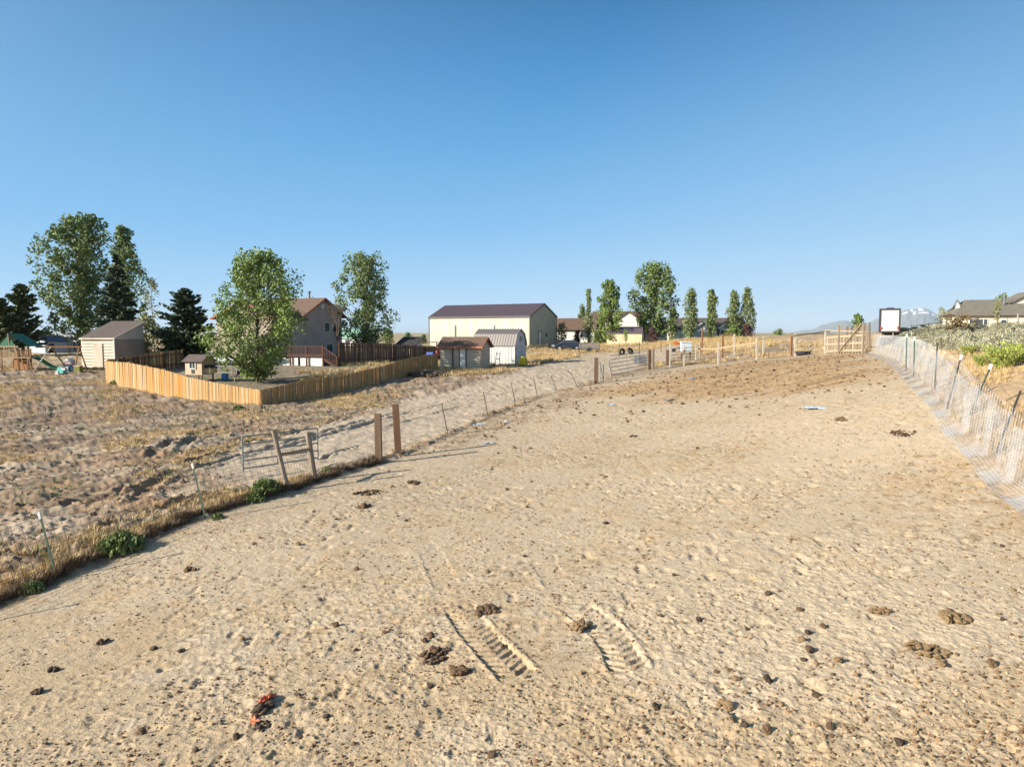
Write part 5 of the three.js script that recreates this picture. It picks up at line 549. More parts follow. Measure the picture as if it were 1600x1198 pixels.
{ // things behind the old fence and beside the barn
  const s = thing('dark_roofed_lean_to', 'lean-to shed with sagging dark roof behind the old board fence', 'shed', on(646, 549, 88), RY(20)), L = 2.6, W = 2.4; const w = new GB(); w.quad(V(-L, -0.5, 0), V(0, -0.5, 0), V(0, 1.3, 0), V(-L, 1.3, 0)).quad(V(0, -0.5, 0), V(0, -0.5, -W), V(0, 2.3, -W), V(0, 1.3, 0)).quad(V(-L, -0.5, -W), V(-L, -0.5, 0), V(-L, 1.3, 0), V(-L, 2.3, -W)).quad(V(0, -0.5, -W), V(-L, -0.5, -W), V(-L, 2.3, -W), V(0, 2.3, -W)); w.mesh('wall', std(0.6, 0.52, 0.42, { map: mottle }), s); const r = new GB(); slab(r, V(-L - 0.2, 1.32, 0.2), V(0.2, 1.32, 0.2), V(0.2, 2.5, -W - 0.2), V(-L - 0.2, 2.5, -W - 0.2), 0.1); r.mesh('roof', M.roofDark, s);
  const R = rng(91); const lp = thing('lumber_stack', 'long stack of brown lumber under a tan roof left of the barn', 'lumber', on(661, 547, 92), RY(4)); for (let i = 0; i < 4; i++) for (let j = 0; j < 3; j++) new GB().box(-1.7 + R() * 0.2, 0.3 + i * 0.2, -j * 0.3 - 0.25, 1.6 + R() * 0.2, 0.46 + i * 0.2, -j * 0.3).mesh('beam', [M.railWood, M.timber, M.timberGrey][(i + j) % 3], lp); new GB().box(-1.9, 1.75, -1.2, 1.8, 1.85, 0.3).mesh('cover', std(0.4, 0.3, 0.22), lp); for (const x of [-1.8, 1.7]) new GB().box(x - 0.05, -0.3, -0.5, x + 0.05, 1.747, -0.4).mesh('post', M.timber, lp);
  const tr = thing('tan_tarp_heap', 'tan tarpaulin heap behind the old fence left of the lean-to', 'tarpaulin', on(600, 550, 84)), tg = new THREE.SphereGeometry(1, 22, 12), ps = tg.attributes.position; for (let i = 0; i < ps.count; i++) { const x = ps.getX(i), y = Math.max(-0.1, ps.getY(i)), z = ps.getZ(i), k = 1 + 0.2 * fbm(x * 2 + 5, y * 2 + z * 2, 3); ps.setXYZ(i, x * 1.3 * k, y * 1.25 * k, z * 0.9 * k); } tg.computeVertexNormals(); const tm = new THREE.Mesh(tg, std(0.6, 0.45, 0.27)); tm.name = 'sheet'; tr.add(tm); new GB().tube(V(0, 1.1, 0), V(0.05, 1.6, 0), 0.2, 0.14, 8).mesh('bundle', std(0.5, 0.2, 0.13), tr);
  const ph = thing('orange_roofed_playhouse', 'small hut with orange red roof peeking over the gambrel shed', 'hut', on(757, 553, 84), RY(18)); gabled(ph, { L: 1.4, W: 1.2, eave: 2.0, rise: 0.3, over: 0.12, wall: M.cream, roof: M.fasciaRed });
  // blue and red garden tractor by the fence end
  const gt = thing('garden_tractor', 'small blue and red garden tractor left of the beige shed roof', 'tractor', on(676, 556, 80), RY(30)); new GB().box(-0.7, 0.55, -0.25, 0.2, 1.0, 0.25).mesh('hood', std(0.05, 0.09, 0.3), gt); new GB().box(0.2, 0.5, -0.3, 0.8, 0.75, 0.3).box(0.6, 0.75, -0.25, 0.78, 1.2, 0.25).mesh('seat', std(0.3, 0.05, 0.06), gt); for (const z of [-0.4, 0.4]) { new GB().tube(V(0.55, 0.4, z - 0.1), V(0.55, 0.4, z + 0.1), 0.42, 0.42, 14).mesh('rear_wheel', M.black, gt); new GB().tube(V(-0.55, 0.25, z * 0.8 - 0.07), V(-0.55, 0.25, z * 0.8 + 0.07), 0.26, 0.26, 12).mesh('front_wheel', M.black, gt); } new GB().tube(V(0.15, 0.9, 0), V(0.3, 1.25, 0), 0.02).mesh('steering_column', M.black, gt);
  // parked dark car and trailer right of the barn
  const c = thing('parked_car', 'dark blue hatchback parked beside the barn end', 'car', on(886, 545, 96), RY(-8)); const body = new GB(); const pr = [[-1.9, 0.35], [-1.9, 0.75], [-1.05, 0.9], [-0.5, 1.35], [0.9, 1.4], [1.65, 0.95], [1.85, 0.85], [1.85, 0.35]]; const sec = (z, k) => pr.map(([x, y]) => V(x, y, z * (y > 1 ? k : 1))); const F = sec(0.82, 0.8), Bk = sec(-0.82, 0.8); body.poly(F).poly([...Bk].reverse()); for (let i = 0; i < pr.length; i++) { const j = (i + 1) % pr.length; body.quad(F[j], F[i], Bk[i], Bk[j]); } body.mesh('body', std(0.04, 0.05, 0.08, { roughness: 0.25 }), c); new GB().quad(V(-0.95, 0.95, 0.825), V(1.4, 0.98, 0.825), V(0.85, 1.32, 0.69), V(-0.45, 1.28, 0.69)).mesh('side_window', M.glass, c); for (const x of [-1.2, 1.15]) for (const z of [0.78, -0.78]) { const wl = new GB().tube(V(x, 0.32, z - 0.1), V(x, 0.32, z + 0.1), 0.32, 0.32, 16).mesh('wheel', M.black, c); new GB().tube(V(x, 0.32, z + 0.101), V(x, 0.32, z + 0.11), 0.18, 0.18, 12).mesh('rim', std(0.5, 0.5, 0.5), wl); } new GB().box(-1.94, 0.6, 0.45, -1.9, 0.72, 0.75).mesh('headlight', M.white, c); new GB().box(-1.94, 0.6, -0.75, -1.9, 0.72, -0.45).mesh('headlight', M.white, c);
  const td = thing('farm_implement', 'low black machinery in the shade against the barn end wall', 'machine', on(868, 545, 98)); new GB().box(-1.0, 0.35, -0.6, 0.7, 0.8, 0.3).box(-0.3, 0.8, -0.4, 0.5, 1.25, 0.1).mesh('chassis', M.black, td); for (const x of [-0.7, 0.45]) new GB().tube(V(x, 0.4, 0.32), V(x, 0.4, 0.5), 0.4, 0.4, 14).mesh('wheel', M.black, td);
  const fb = thing('utility_trailer', 'dark grey plank sided utility trailer right of the parked car', 'trailer', on(921, 546, 90), RY(4)); for (let k = 0; k < 4; k++) new GB().box(-1.35, 0.5 + k * 0.16, 0.6, 1.25, 0.64 + k * 0.16, 0.63).mesh('plank', k % 2 ? std(0.15, 0.14, 0.14) : std(0.2, 0.19, 0.18), fb); new GB().box(-1.35, 0.42, -0.6, 1.25, 0.5, 0.6).mesh('bed', M.black, fb); new GB().box(1.25, 0.42, -0.6, 1.28, 1.12, 0.63).mesh('tailgate', M.black, fb); new GB().box(-1.38, 0.42, -0.6, -1.35, 1.12, 0.63).mesh('front_board', M.black, fb); for (const z of [0.68, -0.68]) new GB().tube(V(0, 0.32, z - 0.08), V(0, 0.32, z + 0.08), 0.32, 0.32, 14).mesh('wheel', M.black, fb); new GB().bar(V(-1.38, 0.45, 0), V(-2.3, 0.4, 0), 0.08, 0.08).mesh('hitch', M.black, fb);
  for (const [px, w] of [[972, 'old black tyre standing in dry grass, left of two'], [985, 'old black tyre leaning in dry grass, right of two']]) { const m = new THREE.Mesh(new THREE.TorusGeometry(0.3, 0.13, 8, 18), M.black); m.name = numbered('tyre'); const p = on(px, 549, 78); m.position.copy(p).add(V(0, 0.33, 0)); m.rotation.set(px > 980 ? -0.7 : 0.1, 0.6, 0); scene.add(m); tag(m, w, 'tyre'); }
  for (const [px, py, h, w] of [[905, 549, 1.1, 'thin steel post left of the plank trailer'], [967.5, 550, 1.35, 'thin steel post beside the left tyre'], [999, 550, 1.35, 'thin steel post right of the tyres'], [1033, 548, 1.5, 'brown wooden post behind the paired timber posts']]) { const p = on(px, py, 76); single('field_post', new GB().bar(V(0, -0.3, 0), V(0, h, 0), 0.06, 0.06, V(0, 0, 1)), px > 1000 ? M.timber : M.tpostDark, w, 'post', p); }
  const tk = thing('stock_trough', 'grey metal box trough behind the long tube gate', 'trough', on(1004, 573, 63)); new GB().box(-0.75, 0.1, -0.35, 0.75, 0.75, 0.3).mesh('body', std(0.11, 0.12, 0.14), tk); for (let k = 0; k < 4; k++) new GB().box(-0.7, 0.18 + k * 0.14, 0.303, 0.7, 0.24 + k * 0.14, 0.33).mesh('slat', std(0.25, 0.25, 0.26), tk);
}
// ---------------------------------------------------------------- yard: coop, canopy frame, bucket, chair, dark heap
{ const c = thing('chicken_coop', 'small beige chicken coop on legs with white framed window and nest box', 'coop', on(309, 577, 57), RY(14)), L = 1.55, W = 1.5; const body = new THREE.Group(); body.name = 'body'; body.position.set(0.35, 0.62, 0); c.add(body); walls(L, W, 1.15, 0.42, 'x', 0).mesh('wall', std(0.58, 0.44, 0.32, { map: mottle }), body); roofs(L, W, 1.15, 0.42, 'x', 0.2, 0.05).forEach((r) => r.mesh('roof', M.roofTaupe, body)); new GB().quad(V(-L, 0, 0), V(0, 0, 0), V(0, 0, -W), V(-L, 0, -W)).mesh('floor', M.timber, body);
  const wn = windowOn(c, 'f', 0, 0, 0.5, 0.5, M.white, M.glass, 0, 'window', 1); wn.position.set(-0.5, 1.15, 0); new GB().box(-0.62, 0.72, 0.004, -0.32, 1.02, 0.02).mesh('hatch', M.black, c); for (const [x, z] of [[-1.1, -0.06], [0.28, -0.06], [-1.1, -1.44], [0.28, -1.44]]) new GB().box(x - 0.05, -0.3, z - 0.05, x + 0.05, 0.617, z + 0.05).mesh('leg', M.timber, c);
  new GB().box(0.355, 0.75, -1.25, 0.85, 1.15, -0.35).mesh('nest_box', std(0.6, 0.46, 0.3), c); new GB().hexa([V(0.355, 1.153, -0.3), V(0.9, 1.153, -0.3), V(0.9, 1.153, -1.3), V(0.355, 1.153, -1.3)], [V(0.355, 1.4, -0.3), V(0.9, 1.2, -0.3), V(0.9, 1.2, -1.3), V(0.355, 1.4, -1.3)]).mesh('nest_box_lid', M.roofDark, c);
  const k = thing('canopy_frame', 'metal kennel frame with curved silver tarpaulin roof beside the coop', 'kennel', on(325, 574, 62), RY(8)); for (const [x, z] of [[0, 0], [1.1, 0], [2.2, 0], [0, -1.6], [2.2, -1.6]]) new GB().tube(V(x, -0.3, z), V(x, 1.35, z), 0.022, 0.022, 6).mesh('pole', M.wireGrey, k); for (const h of [0.25, 0.8, 1.35]) new GB().tube(V(0, h, 0), V(2.2, h, 0), 0.02, 0.02, 6).mesh('crossbar', M.wireGrey, k);
  const n = 14, tg = new GB(), q = (i, z, o) => { const t = i / n; return V(-0.05 + t * 2.3, 1.33 + Math.sin(t * Math.PI) * 0.12 + o + (z > -0.3 ? -0.18 : 0), z); }; for (let i = 0; i < n; i++) for (const o of [0, 0.015]) { tg.quad(q(i, 0.12, o), q(i + 1, 0.12, o), q(i + 1, -0.5, o + 0.14), q(i, -0.5, o + 0.14)); tg.quad(q(i, -0.5, o + 0.14), q(i + 1, -0.5, o + 0.14), q(i + 1, -1.7, o), q(i, -1.7, o)); } tg.mesh('tarpaulin', std(0.62, 0.66, 0.68, { roughness: 0.35, side: THREE.DoubleSide }), k);
  const tall = thing('pipe_frame', 'tall thin pipe frame behind the kennel', 'frame', on(369, 574, 64)); new GB().tube(V(0, -0.3, 0), V(0, 2.0, 0), 0.025, 0.025, 6).mesh('upright', M.wireGrey, tall); new GB().tube(V(-2.4, 1.98, -0.5), V(0, 1.98, 0), 0.025, 0.025, 6).mesh('top_pipe', M.wireGrey, tall); new GB().tube(V(-2.4, -0.3, -0.5), V(-2.4, 2.0, -0.5), 0.025, 0.025, 6).mesh('upright', M.wireGrey, tall);
  const b = thing('blue_bucket', 'blue plastic barrel under the kennel frame', 'barrel', on(351, 579, 58)); const m = new THREE.Mesh(new THREE.LatheGeometry([[0, 0], [0.24, 0], [0.28, 0.2], [0.28, 0.4], [0.24, 0.58], [0, 0.58]].map((v) => new THREE.Vector2(...v)), 16), std(0.06, 0.17, 0.42)); m.name = 'body'; b.add(m); new GB().tube(V(0, 0.58, 0), V(0, 0.61, 0), 0.25, 0.25, 14).mesh('lid', std(0.1, 0.24, 0.5), b);
  const ch = thing('garden_chair', 'dark folding garden chair right of the blue barrel', 'chair', on(367, 578, 58), -0.6); new GB().box(-0.28, 0.42, -0.28, 0.28, 0.46, 0.28).mesh('seat', std(0.05, 0.05, 0.07), ch); new GB().bar(V(-0.26, 0.46, -0.28), V(-0.26, 0.95, -0.42), 0.04, 0.04).bar(V(0.26, 0.46, -0.28), V(0.26, 0.95, -0.42), 0.04, 0.04).hexa([V(-0.26, 0.55, -0.29), V(0.26, 0.55, -0.29), V(0.26, 0.55, -0.32), V(-0.26, 0.55, -0.32)], [V(-0.26, 0.92, -0.4), V(0.26, 0.92, -0.4), V(0.26, 0.92, -0.43), V(-0.26, 0.92, -0.43)]).mesh('backrest', std(0.05, 0.05, 0.07), ch); for (const x of [-0.25, 0.25]) for (const z of [-0.25, 0.25]) new GB().bar(V(x, -0.1, z), V(x, 0.419, z), 0.03, 0.03, V(0, 0, 1)).mesh('leg', M.whitePost, ch);
  const R = rng(17), hp = on(668, 592, 59), hg = []; for (let i = 0; i < 46; i++) { const g = new THREE.IcosahedronGeometry(0.16 + R() * 0.22, 1), p = g.attributes.position; for (let v = 0; v < p.count; v++) { const k = 1 + 0.35 * noise(p.getX(v) * 9 + i * 5, p.getY(v) * 9 + p.getZ(v) * 7); p.setXYZ(v, p.getX(v) * k * 1.3, p.getY(v) * k * 0.8, p.getZ(v) * k); } const a = R() * 6.28, rr = Math.sqrt(R()); g.translate(Math.cos(a) * rr * 1.5, 0.05 + (1 - rr) * 0.45 * R(), Math.sin(a) * rr * 0.8); hg.push(g); } const merged = mergeGeometries(hg); merged.computeVertexNormals(); single('compost_heap', merged, std(0.045, 0.035, 0.028), 'dark heap of clods at the shaded end of the cedar fence', 'heap', hp);
}
// ---------------------------------------------------------------- left background: playset, toys, white outbuilding
{ const p = on(24, 577.5, 62), s = thing('playset', 'wooden play tower with green roof, slide and swing beam', 'playset', p), W = M.railWood, tan = std(0.45, 0.29, 0.14, { map: grainTex }), dk = std(0.3, 0.15, 0.07, { map: grainTex });
  for (const [x, z] of [[-0.85, 0.5], [0.55, 0.5], [-0.85, -0.9], [0.55, -0.9]]) new GB().box(x - 0.05, -0.3, z - 0.05, x + 0.05, 2.15, z + 0.05).mesh('post', tan, s); new GB().box(-0.95, 1.08, -1.0, 1.75, 1.16, 0.6).mesh('deck', W, s); for (let k = 0; k < 9; k++) new GB().box(-0.75 + k * 0.15, 1.163, 0.5, -0.66 + k * 0.15, 1.7, 0.52).mesh('baluster', k % 2 ? tan : W, s); new GB().box(-0.85, 1.7, 0.49, 0.55, 1.78, 0.55).mesh('rail', W, s);
  for (const x of [0.62, 1.7]) new GB().box(x - 0.05, -0.3, 0.45, x + 0.05, 1.9, 0.55).mesh('post', dk, s); for (let k = 0; k < 7; k++) new GB().box(0.72 + k * 0.14, 1.2, 0.48, 0.8 + k * 0.14, 1.75, 0.5).mesh('baluster', dk, s); new GB().box(0.6, 1.75, 0.46, 1.72, 1.82, 0.54).mesh('rail', dk, s); new GB().box(-0.7, 0.0, -0.85, 0.45, 1.07, -0.8).mesh('back_panel', std(0.32, 0.16, 0.07), s);
  const rf = std(0.015, 0.13, 0.07, { roughness: 0.5 }), r = new GB(); r.quad(V(-1.25, 2.1, 0.75), V(0.0, 3.2, 0.75), V(0.0, 3.2, -1.1), V(-1.25, 2.1, -1.1)).quad(V(0.0, 3.2, 0.75), V(1.75, 2.1, 0.75), V(1.75, 2.1, -1.1), V(0.0, 3.2, -1.1)); rf.side = THREE.DoubleSide; r.mesh('canopy', rf, s); new GB().tri(V(-0.9, 2.12, 0.7), V(0.5, 2.12, 0.7), V(0.0, 3.1, 0.7)).mesh('canopy_end', rf, s); new GB().bar(V(-1.3, 2.08, 0.72), V(0.8, 2.08, 0.72), 0.06, 0.13).mesh('roof_beam', W, s); new GB().bar(V(0, 1.7, 0.6), V(0, 3.2, 0.76), 0.07, 0.09, V(0, 0, 1)).mesh('gable_post', W, s); for (const x of [-1.15, 0.1]) new GB().bar(V(x - 0.25, -0.1, 0.75), V(x + 0.15, 1.05, 0.55), 0.07, 0.07, V(0, 0, 1)).mesh('strut', W, s);
  for (const x of [0.9, 1.55]) new GB().bar(V(x + 0.55, -0.2, 0.9), V(x, 1.1, 0.55), 0.07, 0.07, V(0, 0, 1)).mesh('ladder_side', dk, s); for (let k = 0; k < 4; k++) new GB().bar(V(1.36 - k * 0.11, 0.1 + k * 0.25, 0.84 - k * 0.07), V(2.0 - k * 0.11, 0.1 + k * 0.25, 0.84 - k * 0.07), 0.05, 0.05).mesh('rung', dk, s);
  const sl = new GB(), gs = std(0.02, 0.13, 0.06, { roughness: 0.35, side: THREE.DoubleSide }); let q0 = null; for (let k = 0; k <= 10; k++) { const t = k / 10, x = 1.7 + t * 2.1, y = 1.1 - 1.0 * Math.pow(t, 0.8) + 0.08 * Math.sin(t * 6), q = [V(x, y + 0.15, 0.35), V(x, y, 0.3), V(x, y, -0.2), V(x, y + 0.15, -0.25)]; if (q0) for (let i = 0; i < 3; i++) sl.quad(q0[i], q[i], q[i + 1], q0[i + 1]); q0 = q; } sl.mesh('slide', gs, s);
  new GB().bar(V(1.7, 2.05, -0.2), V(5.6, 2.05, -0.4), 0.1, 0.15).mesh('swing_beam', dk, s); for (const [x, z] of [[2.6, 1.0], [3.6, -1.4]]) new GB().bar(V(x + (z > 0 ? -0.5 : 0.2), -0.2, z), V(3.0, 2.05, -0.25), 0.08, 0.09, V(0, 0, 1)).mesh('frame_leg', z > 0 ? M.whitePost : tan, s); for (const z of [0.7, -1.3]) new GB().bar(V(5.5, -0.2, z), V(5.4, 2.05, -0.38), 0.08, 0.09, V(0, 0, 1)).mesh('frame_leg', dk, s); for (const x of [3.7, 4.6]) { const w = new GB().box(x - 0.22, 0.5, -0.45, x + 0.22, 0.54, -0.25).mesh('swing_seat', std(0.02, 0.12, 0.07), s); new GB().tube(V(x - 0.2, 0.54, -0.35), V(x - 0.2, 2.0, -0.33), 0.01, 0.01, 4).tube(V(x + 0.2, 0.54, -0.35), V(x + 0.2, 2.0, -0.33), 0.01, 0.01, 4).mesh('chain', M.wireGrey, w); }
  const toy = (name, px, d, f, label) => { const t = thing(name, label, 'toy', on(px, 577, d)); f(t); };
  toy('toy_car', 95, 60, (t) => { new GB().hexa([V(-0.3, 0.1, 0.3), V(0.35, 0.1, 0.3), V(0.35, 0.1, -0.3), V(-0.3, 0.1, -0.3)], [V(-0.15, 0.62, 0.25), V(0.2, 0.62, 0.25), V(0.2, 0.62, -0.25), V(-0.15, 0.62, -0.25)]).mesh('body', std(0.12, 0.45, 0.42), t); new GB().box(-0.3, 0.0, 0.303, -0.08, 0.3, 0.33).box(0.2, 0.35, 0.26, 0.5, 0.55, 0.3).mesh('panel', M.white, t); }, 'teal and white plastic ride-on toy near the playset');
  toy('toy_table', 103, 62, (t) => { new GB().box(-0.3, 0.32, -0.25, 0.3, 0.4, 0.25).mesh('top', std(0.68, 0.58, 0.42), t); for (const x of [-0.25, 0.25]) new GB().box(x - 0.04, -0.1, -0.2, x + 0.04, 0.317, 0.2).mesh('leg', M.white, t); }, 'small cream plastic toy table between teal and pink toys'); toy('toy_house', 109, 63, (t) => { new GB().box(-0.3, -0.1, -0.3, 0.3, 0.75, 0.3).mesh('wall', std(0.5, 0.33, 0.38), t); new GB().hexa([V(-0.36, 0.753, 0.36), V(0.36, 0.753, 0.36), V(0.36, 0.753, -0.36), V(-0.36, 0.753, -0.36)], [V(-0.05, 1.0, 0.36), V(0.05, 1.0, 0.36), V(0.05, 1.0, -0.36), V(-0.05, 1.0, -0.36)]).mesh('roof', M.white, t); }, 'pale pink plastic playhouse toy'); toy('toy_slide', 114, 61, (t) => { new GB().bar(V(-0.35, 0.55, 0), V(0.45, 0.05, 0), 0.35, 0.06).mesh('chute', std(0.03, 0.1, 0.22), t); new GB().bar(V(-0.4, -0.1, 0), V(-0.32, 0.6, 0), 0.3, 0.06, V(1, 0, 0)).mesh('ladder', std(0.03, 0.12, 0.2), t); }, 'small dark blue plastic slide beside the green box'); toy('toy_box', 121.5, 61, (t) => { new GB().box(-0.24, -0.1, -0.25, 0.26, 0.55, 0.25).mesh('box', std(0.2, 0.2, 0.05), t); new GB().box(-0.26, 0.553, -0.27, 0.28, 0.62, 0.27).mesh('lid', std(0.6, 0.45, 0.3), t); }, 'olive green box with tan lid beside the cream shed');
  const ob = thing('white_outbuilding', 'long low white outbuilding with dark openings behind the playset', 'building', on(128, 563, 92), RY(2)); gabled(ob, { L: 6.2, W: 5, eave: 2.0, rise: 0.4, wall: std(0.62, 0.66, 0.7), roof: std(0.35, 0.37, 0.4) }); new GB().box(-3.3, 0.35, 0.004, -2.1, 1.35, 0.02).mesh('opening', M.black, ob); new GB().box(-0.55, 0.1, 0.004, -0.2, 1.5, 0.02).mesh('opening', M.black, ob); new GB().box(-1.1, 0.3, 0.004, -0.8, 1.0, 0.02).mesh('opening', M.black, ob); const ob2 = thing('white_outbuilding', 'smaller bluish white shed with dark sloping roof right of the play tower', 'building', on(71, 565, 88), RY(10)); gabled(ob2, { L: 2.2, W: 3.4, eave: 1.5, rise: 0.6, ridge: 'z', wall: std(0.45, 0.52, 0.62), roof: std(0.06, 0.09, 0.16), over: 0.2 }); new GB().box(0.004, 0.1, -1.4, 0.02, 1.2, -0.5).mesh('opening', M.black, ob2);
  const pf = thing('picket_fence', 'dark slatted fence at the far left edge behind the playset', 'fence', on(4, 562, 78)); for (let k = 0; k < 9; k++) new GB().box(-1 + k * 0.28, -0.2, -0.02, -0.85 + k * 0.28, 1.5, 0.02).mesh('slat', k % 2 ? M.timber : M.timberGrey, pf); for (const h of [0.4, 1.1]) new GB().box(-1, h, -0.06, 1.5, h + 0.09, -0.023).mesh('rail', M.timber, pf);
}
// ---------------------------------------------------------------- far mountains
{ const g = new GB(), n = 160, R0 = 26000, P = [], pk = (a) => 60 + 850 * Math.exp(-(((a - 29.6) / 2.0) ** 2)) + 420 * Math.exp(-(((a - 25.4) / 2.6) ** 2)) + 620 * Math.exp(-(((a - 35) / 3) ** 2)) + 120 * fbm(a * 1.4, 3, 4); for (let i = 0; i <= n; i++) { const a = 18 + 26 * i / n, t = a * Math.PI / 180, h = Math.max(5, pk(a)) * sst(a, 18, 24); P.push([a, t, h]); }
  const rows = 14; const q = (i, j) => { const [a, t, h] = P[i], k = j / rows, rr = R0 + 4200 * k; const y = h * Math.pow(k, 0.8) * (1 + 0.25 * fbm(a * 4, k * 5, 3) * (1 - k)); return V(Math.sin(t) * rr, y - 30, -Math.cos(t) * rr); };
  for (let i = 0; i < n; i++) for (let j = 0; j < rows; j++) { const [a, , h] = P[i], y = h * (j / rows), snow = y > 640 && fbm(a * 6, j * 0.8, 2) > 0.0; g.color(...(snow ? [0.75, 0.77, 0.8] : [0.12, 0.13, 0.12])); g.quad(q(i, j), q(i + 1, j), q(i + 1, j + 1), q(i, j + 1)); }
  const m = g.mesh('mountains', new THREE.MeshStandardMaterial({ vertexColors: true, roughness: 1, side: THREE.DoubleSide })); m.userData = { kind: 'structure' }; scene.add(m); }

// ---------------------------------------------------------------- sagebrush on the bank, weeds, dry grass
const plantGeo = (seed, n, w, h, leaf, stems, shape) => { const R = rng(seed), out = [], cl = []; for (let k = 0; k < n; k++) { const a = R() * 6.283, rr = Math.pow(R(), 0.6), y = R(), bound = shape(y), x = Math.cos(a) * rr * bound * w, z = Math.sin(a) * rr * bound * w; leaves(out, cl, V(x, y * h * (0.85 + 0.15 * noise(x * 3 + seed, z * 3)), z), leaf * (0.6 + 0.8 * R()), V(x * 0.8 + (R() - 0.5) * 0.9, 0.6 * R() + 0.2, z * 0.8 + (R() - 0.5) * 0.9), R, 0.3, 2); } const g = new THREE.BufferGeometry(); g.setAttribute('position', new THREE.Float32BufferAttribute(out, 3)); g.setAttribute('color', new THREE.Float32BufferAttribute(cl, 3)); g.computeVertexNormals(); const s = new GB(); for (let k = 0; k < stems; k++) { const a = R() * 6.283; s.tube(V(Math.cos(a) * 0.05, -0.08, Math.sin(a) * 0.05), V(Math.cos(a) * w * 0.55, h * 0.55, Math.sin(a) * w * 0.55), 0.018, 0.006, 4, false); } return [g, s.geo()]; };
const dome = (y) => 0.55 + 0.45 * Math.sin(Math.PI * clamp(y * 0.75 + 0.25, 0, 1)), fan = (y) => 0.25 + 0.75 * y;
const sageG = [101, 102, 103, 104].map((s) => plantGeo(s, 1000, 0.62, 0.72, 0.044, 9, dome)), rabbitG = [111, 112].map((s) => plantGeo(s, 2600, 0.62, 0.75, 0.03, 14, fan));
{ const R = rng(200), put = (name, label, G, mat, p, sc, group) => { const t = thing(name, label, 'bush', p, R() * 6.28, group); t.scale.set(...sc); const a = new THREE.Mesh(G[0], mat); a.name = 'foliage'; t.add(a); const b = new THREE.Mesh(G[1], M.bark); b.name = 'stems'; t.add(b); return t; };
  let n = 0; const cand = []; const spotFree = []; for (let k = 0; k < 40000 && n < 230; k++) { const p = V(14 + R() * 36, 0, -24 - R() * 42), d = Math.hypot(p.x, p.z), u = 800 + p.x / -p.z * FOCAL; if (u < 1400 + 6 * noise(p.x, p.z) || u > 1680 || d > 76 || polyDist(penPoly, p.x, p.z) > -2.4) continue; const nearEdge = -p.z - (u > 1500 ? 26 : 26 + (1500 - u) * 0.16); if (nearEdge < 2.5 * noise(p.x * 0.6, p.z * 0.6)) continue; const s = 0.5 + R() * 0.55; if (spotFree.some((q) => Math.hypot(q.x - p.x, q.z - p.z) < 0.55 * (q.s + s) * 0.75)) continue; spotFree.push({ x: p.x, z: p.z, s }); p.y = ground(p.x, p.z) - 0.03; cand.push([p, s]); n++; }
  for (const [p, s] of cand) put('sagebrush', 'grey green sagebrush mound on the right hand bank', sageG[Math.floor(R() * 4)], M.sage, p, [s * 1.1, s * (0.85 + 0.3 * R()), s * 1.1], 'sagebrush covering the right bank');
  for (const [px, py, s, w] of [[1568, 576, 1.05, 'bright yellow green rabbitbrush with bare grey stems below'], [1535, 573, 0.6, 'low yellow green rabbitbrush left of the larger one'], [1597, 566, 0.95, 'yellow green rabbitbrush at the right edge'], [1512, 556, 0.6, 'small yellow green rabbitbrush among the sagebrush']]) { const p = spot(px, py); put('rabbitbrush', w, rabbitG[px % 2], M.rabbit, p, [s, s, s], 'rabbitbrush on the right bank'); }
  // green weeds along the wire
  const weedG = [121, 122].map((s) => plantGeo(s, 420, 0.36, 0.26, 0.055, 7, (y) => 1 - 0.75 * y * y));
  for (const [px, py, s, w] of [[190, 862, 1.5, 'largest green weed clump at the foot of the mesh wire fence'], [168, 868, 0.9, 'small weed left of the largest clump at the wire fence'], [415, 776, 1.25, 'green weed clump left of the round wooden posts'], [398, 784, 0.9, 'darker weed beside the clump at the round posts'], [50, 925, 0.7, 'small weed beside the leftmost steel post'], [340, 810, 0.5, 'small weed right of the second steel post'], [512, 742, 0.6, 'pale weed right of the round wooden posts'], [180, 601, 1.3, 'green tuft at the left end of the cedar fence'], [372, 640, 1.2, 'green tuft below the cedar fence corner']]) { const p = spot(px, py); put('weed_clump', w, weedG[px % 2], M.weed, p, [s, s, s], 'weeds along the fences'); }
  // dry grass: nobody could count it
  const G = [], blade = (seed) => { const Q = rng(seed), out = [], cl = []; for (let k = 0; k < 22; k++) { const a = Q() * 6.283, r = Q() * 0.09, l = 0.1 + Q() * 0.16, d = V(Math.cos(a) * 0.5 + (Q() - 0.5) * 0.5, 1, Math.sin(a) * 0.5 + (Q() - 0.5) * 0.5).normalize(), w = V(-Math.sin(a), 0, Math.cos(a)).multiplyScalar(0.006), b = V(Math.cos(a) * r, -0.02, Math.sin(a) * r), e = b.clone().addScaledVector(d, l), c = 0.7 + 0.6 * Q(); for (const q of [b.clone().sub(w), b.clone().add(w), e]) { out.push(q.x, q.y, q.z); cl.push(c, c, c); } } const g = new THREE.BufferGeometry(); g.setAttribute('position', new THREE.Float32BufferAttribute(out, 3)); g.setAttribute('color', new THREE.Float32BufferAttribute(cl, 3)); g.computeVertexNormals(); return g; };
  const tufts = (name, label, max, gen, mat, seed, scale) => { const Q = rng(seed), ms = [], d = new THREE.Object3D(); for (let k = 0; k < max * 6 && ms.length < max; k++) { const q = gen(Q); if (!q) continue; d.position.set(q[0], ground(q[0], q[1]), q[1]); d.rotation.y = Q() * 6.28; const s = scale * (0.5 + Q()) * (q[2] || 1); d.scale.set(s * 1.2, s, s * 1.2); d.updateMatrix(); ms.push(d.matrix.clone()); } const im = new THREE.InstancedMesh(blade(seed), mat, ms.length); ms.forEach((m, i) => im.setMatrixAt(i, m)); im.name = name; tag(im, label, 'grass', null, 'stuff'); scene.add(im); };
  const out = (x, z) => polyDist(penPoly, x, z) < -0.15;
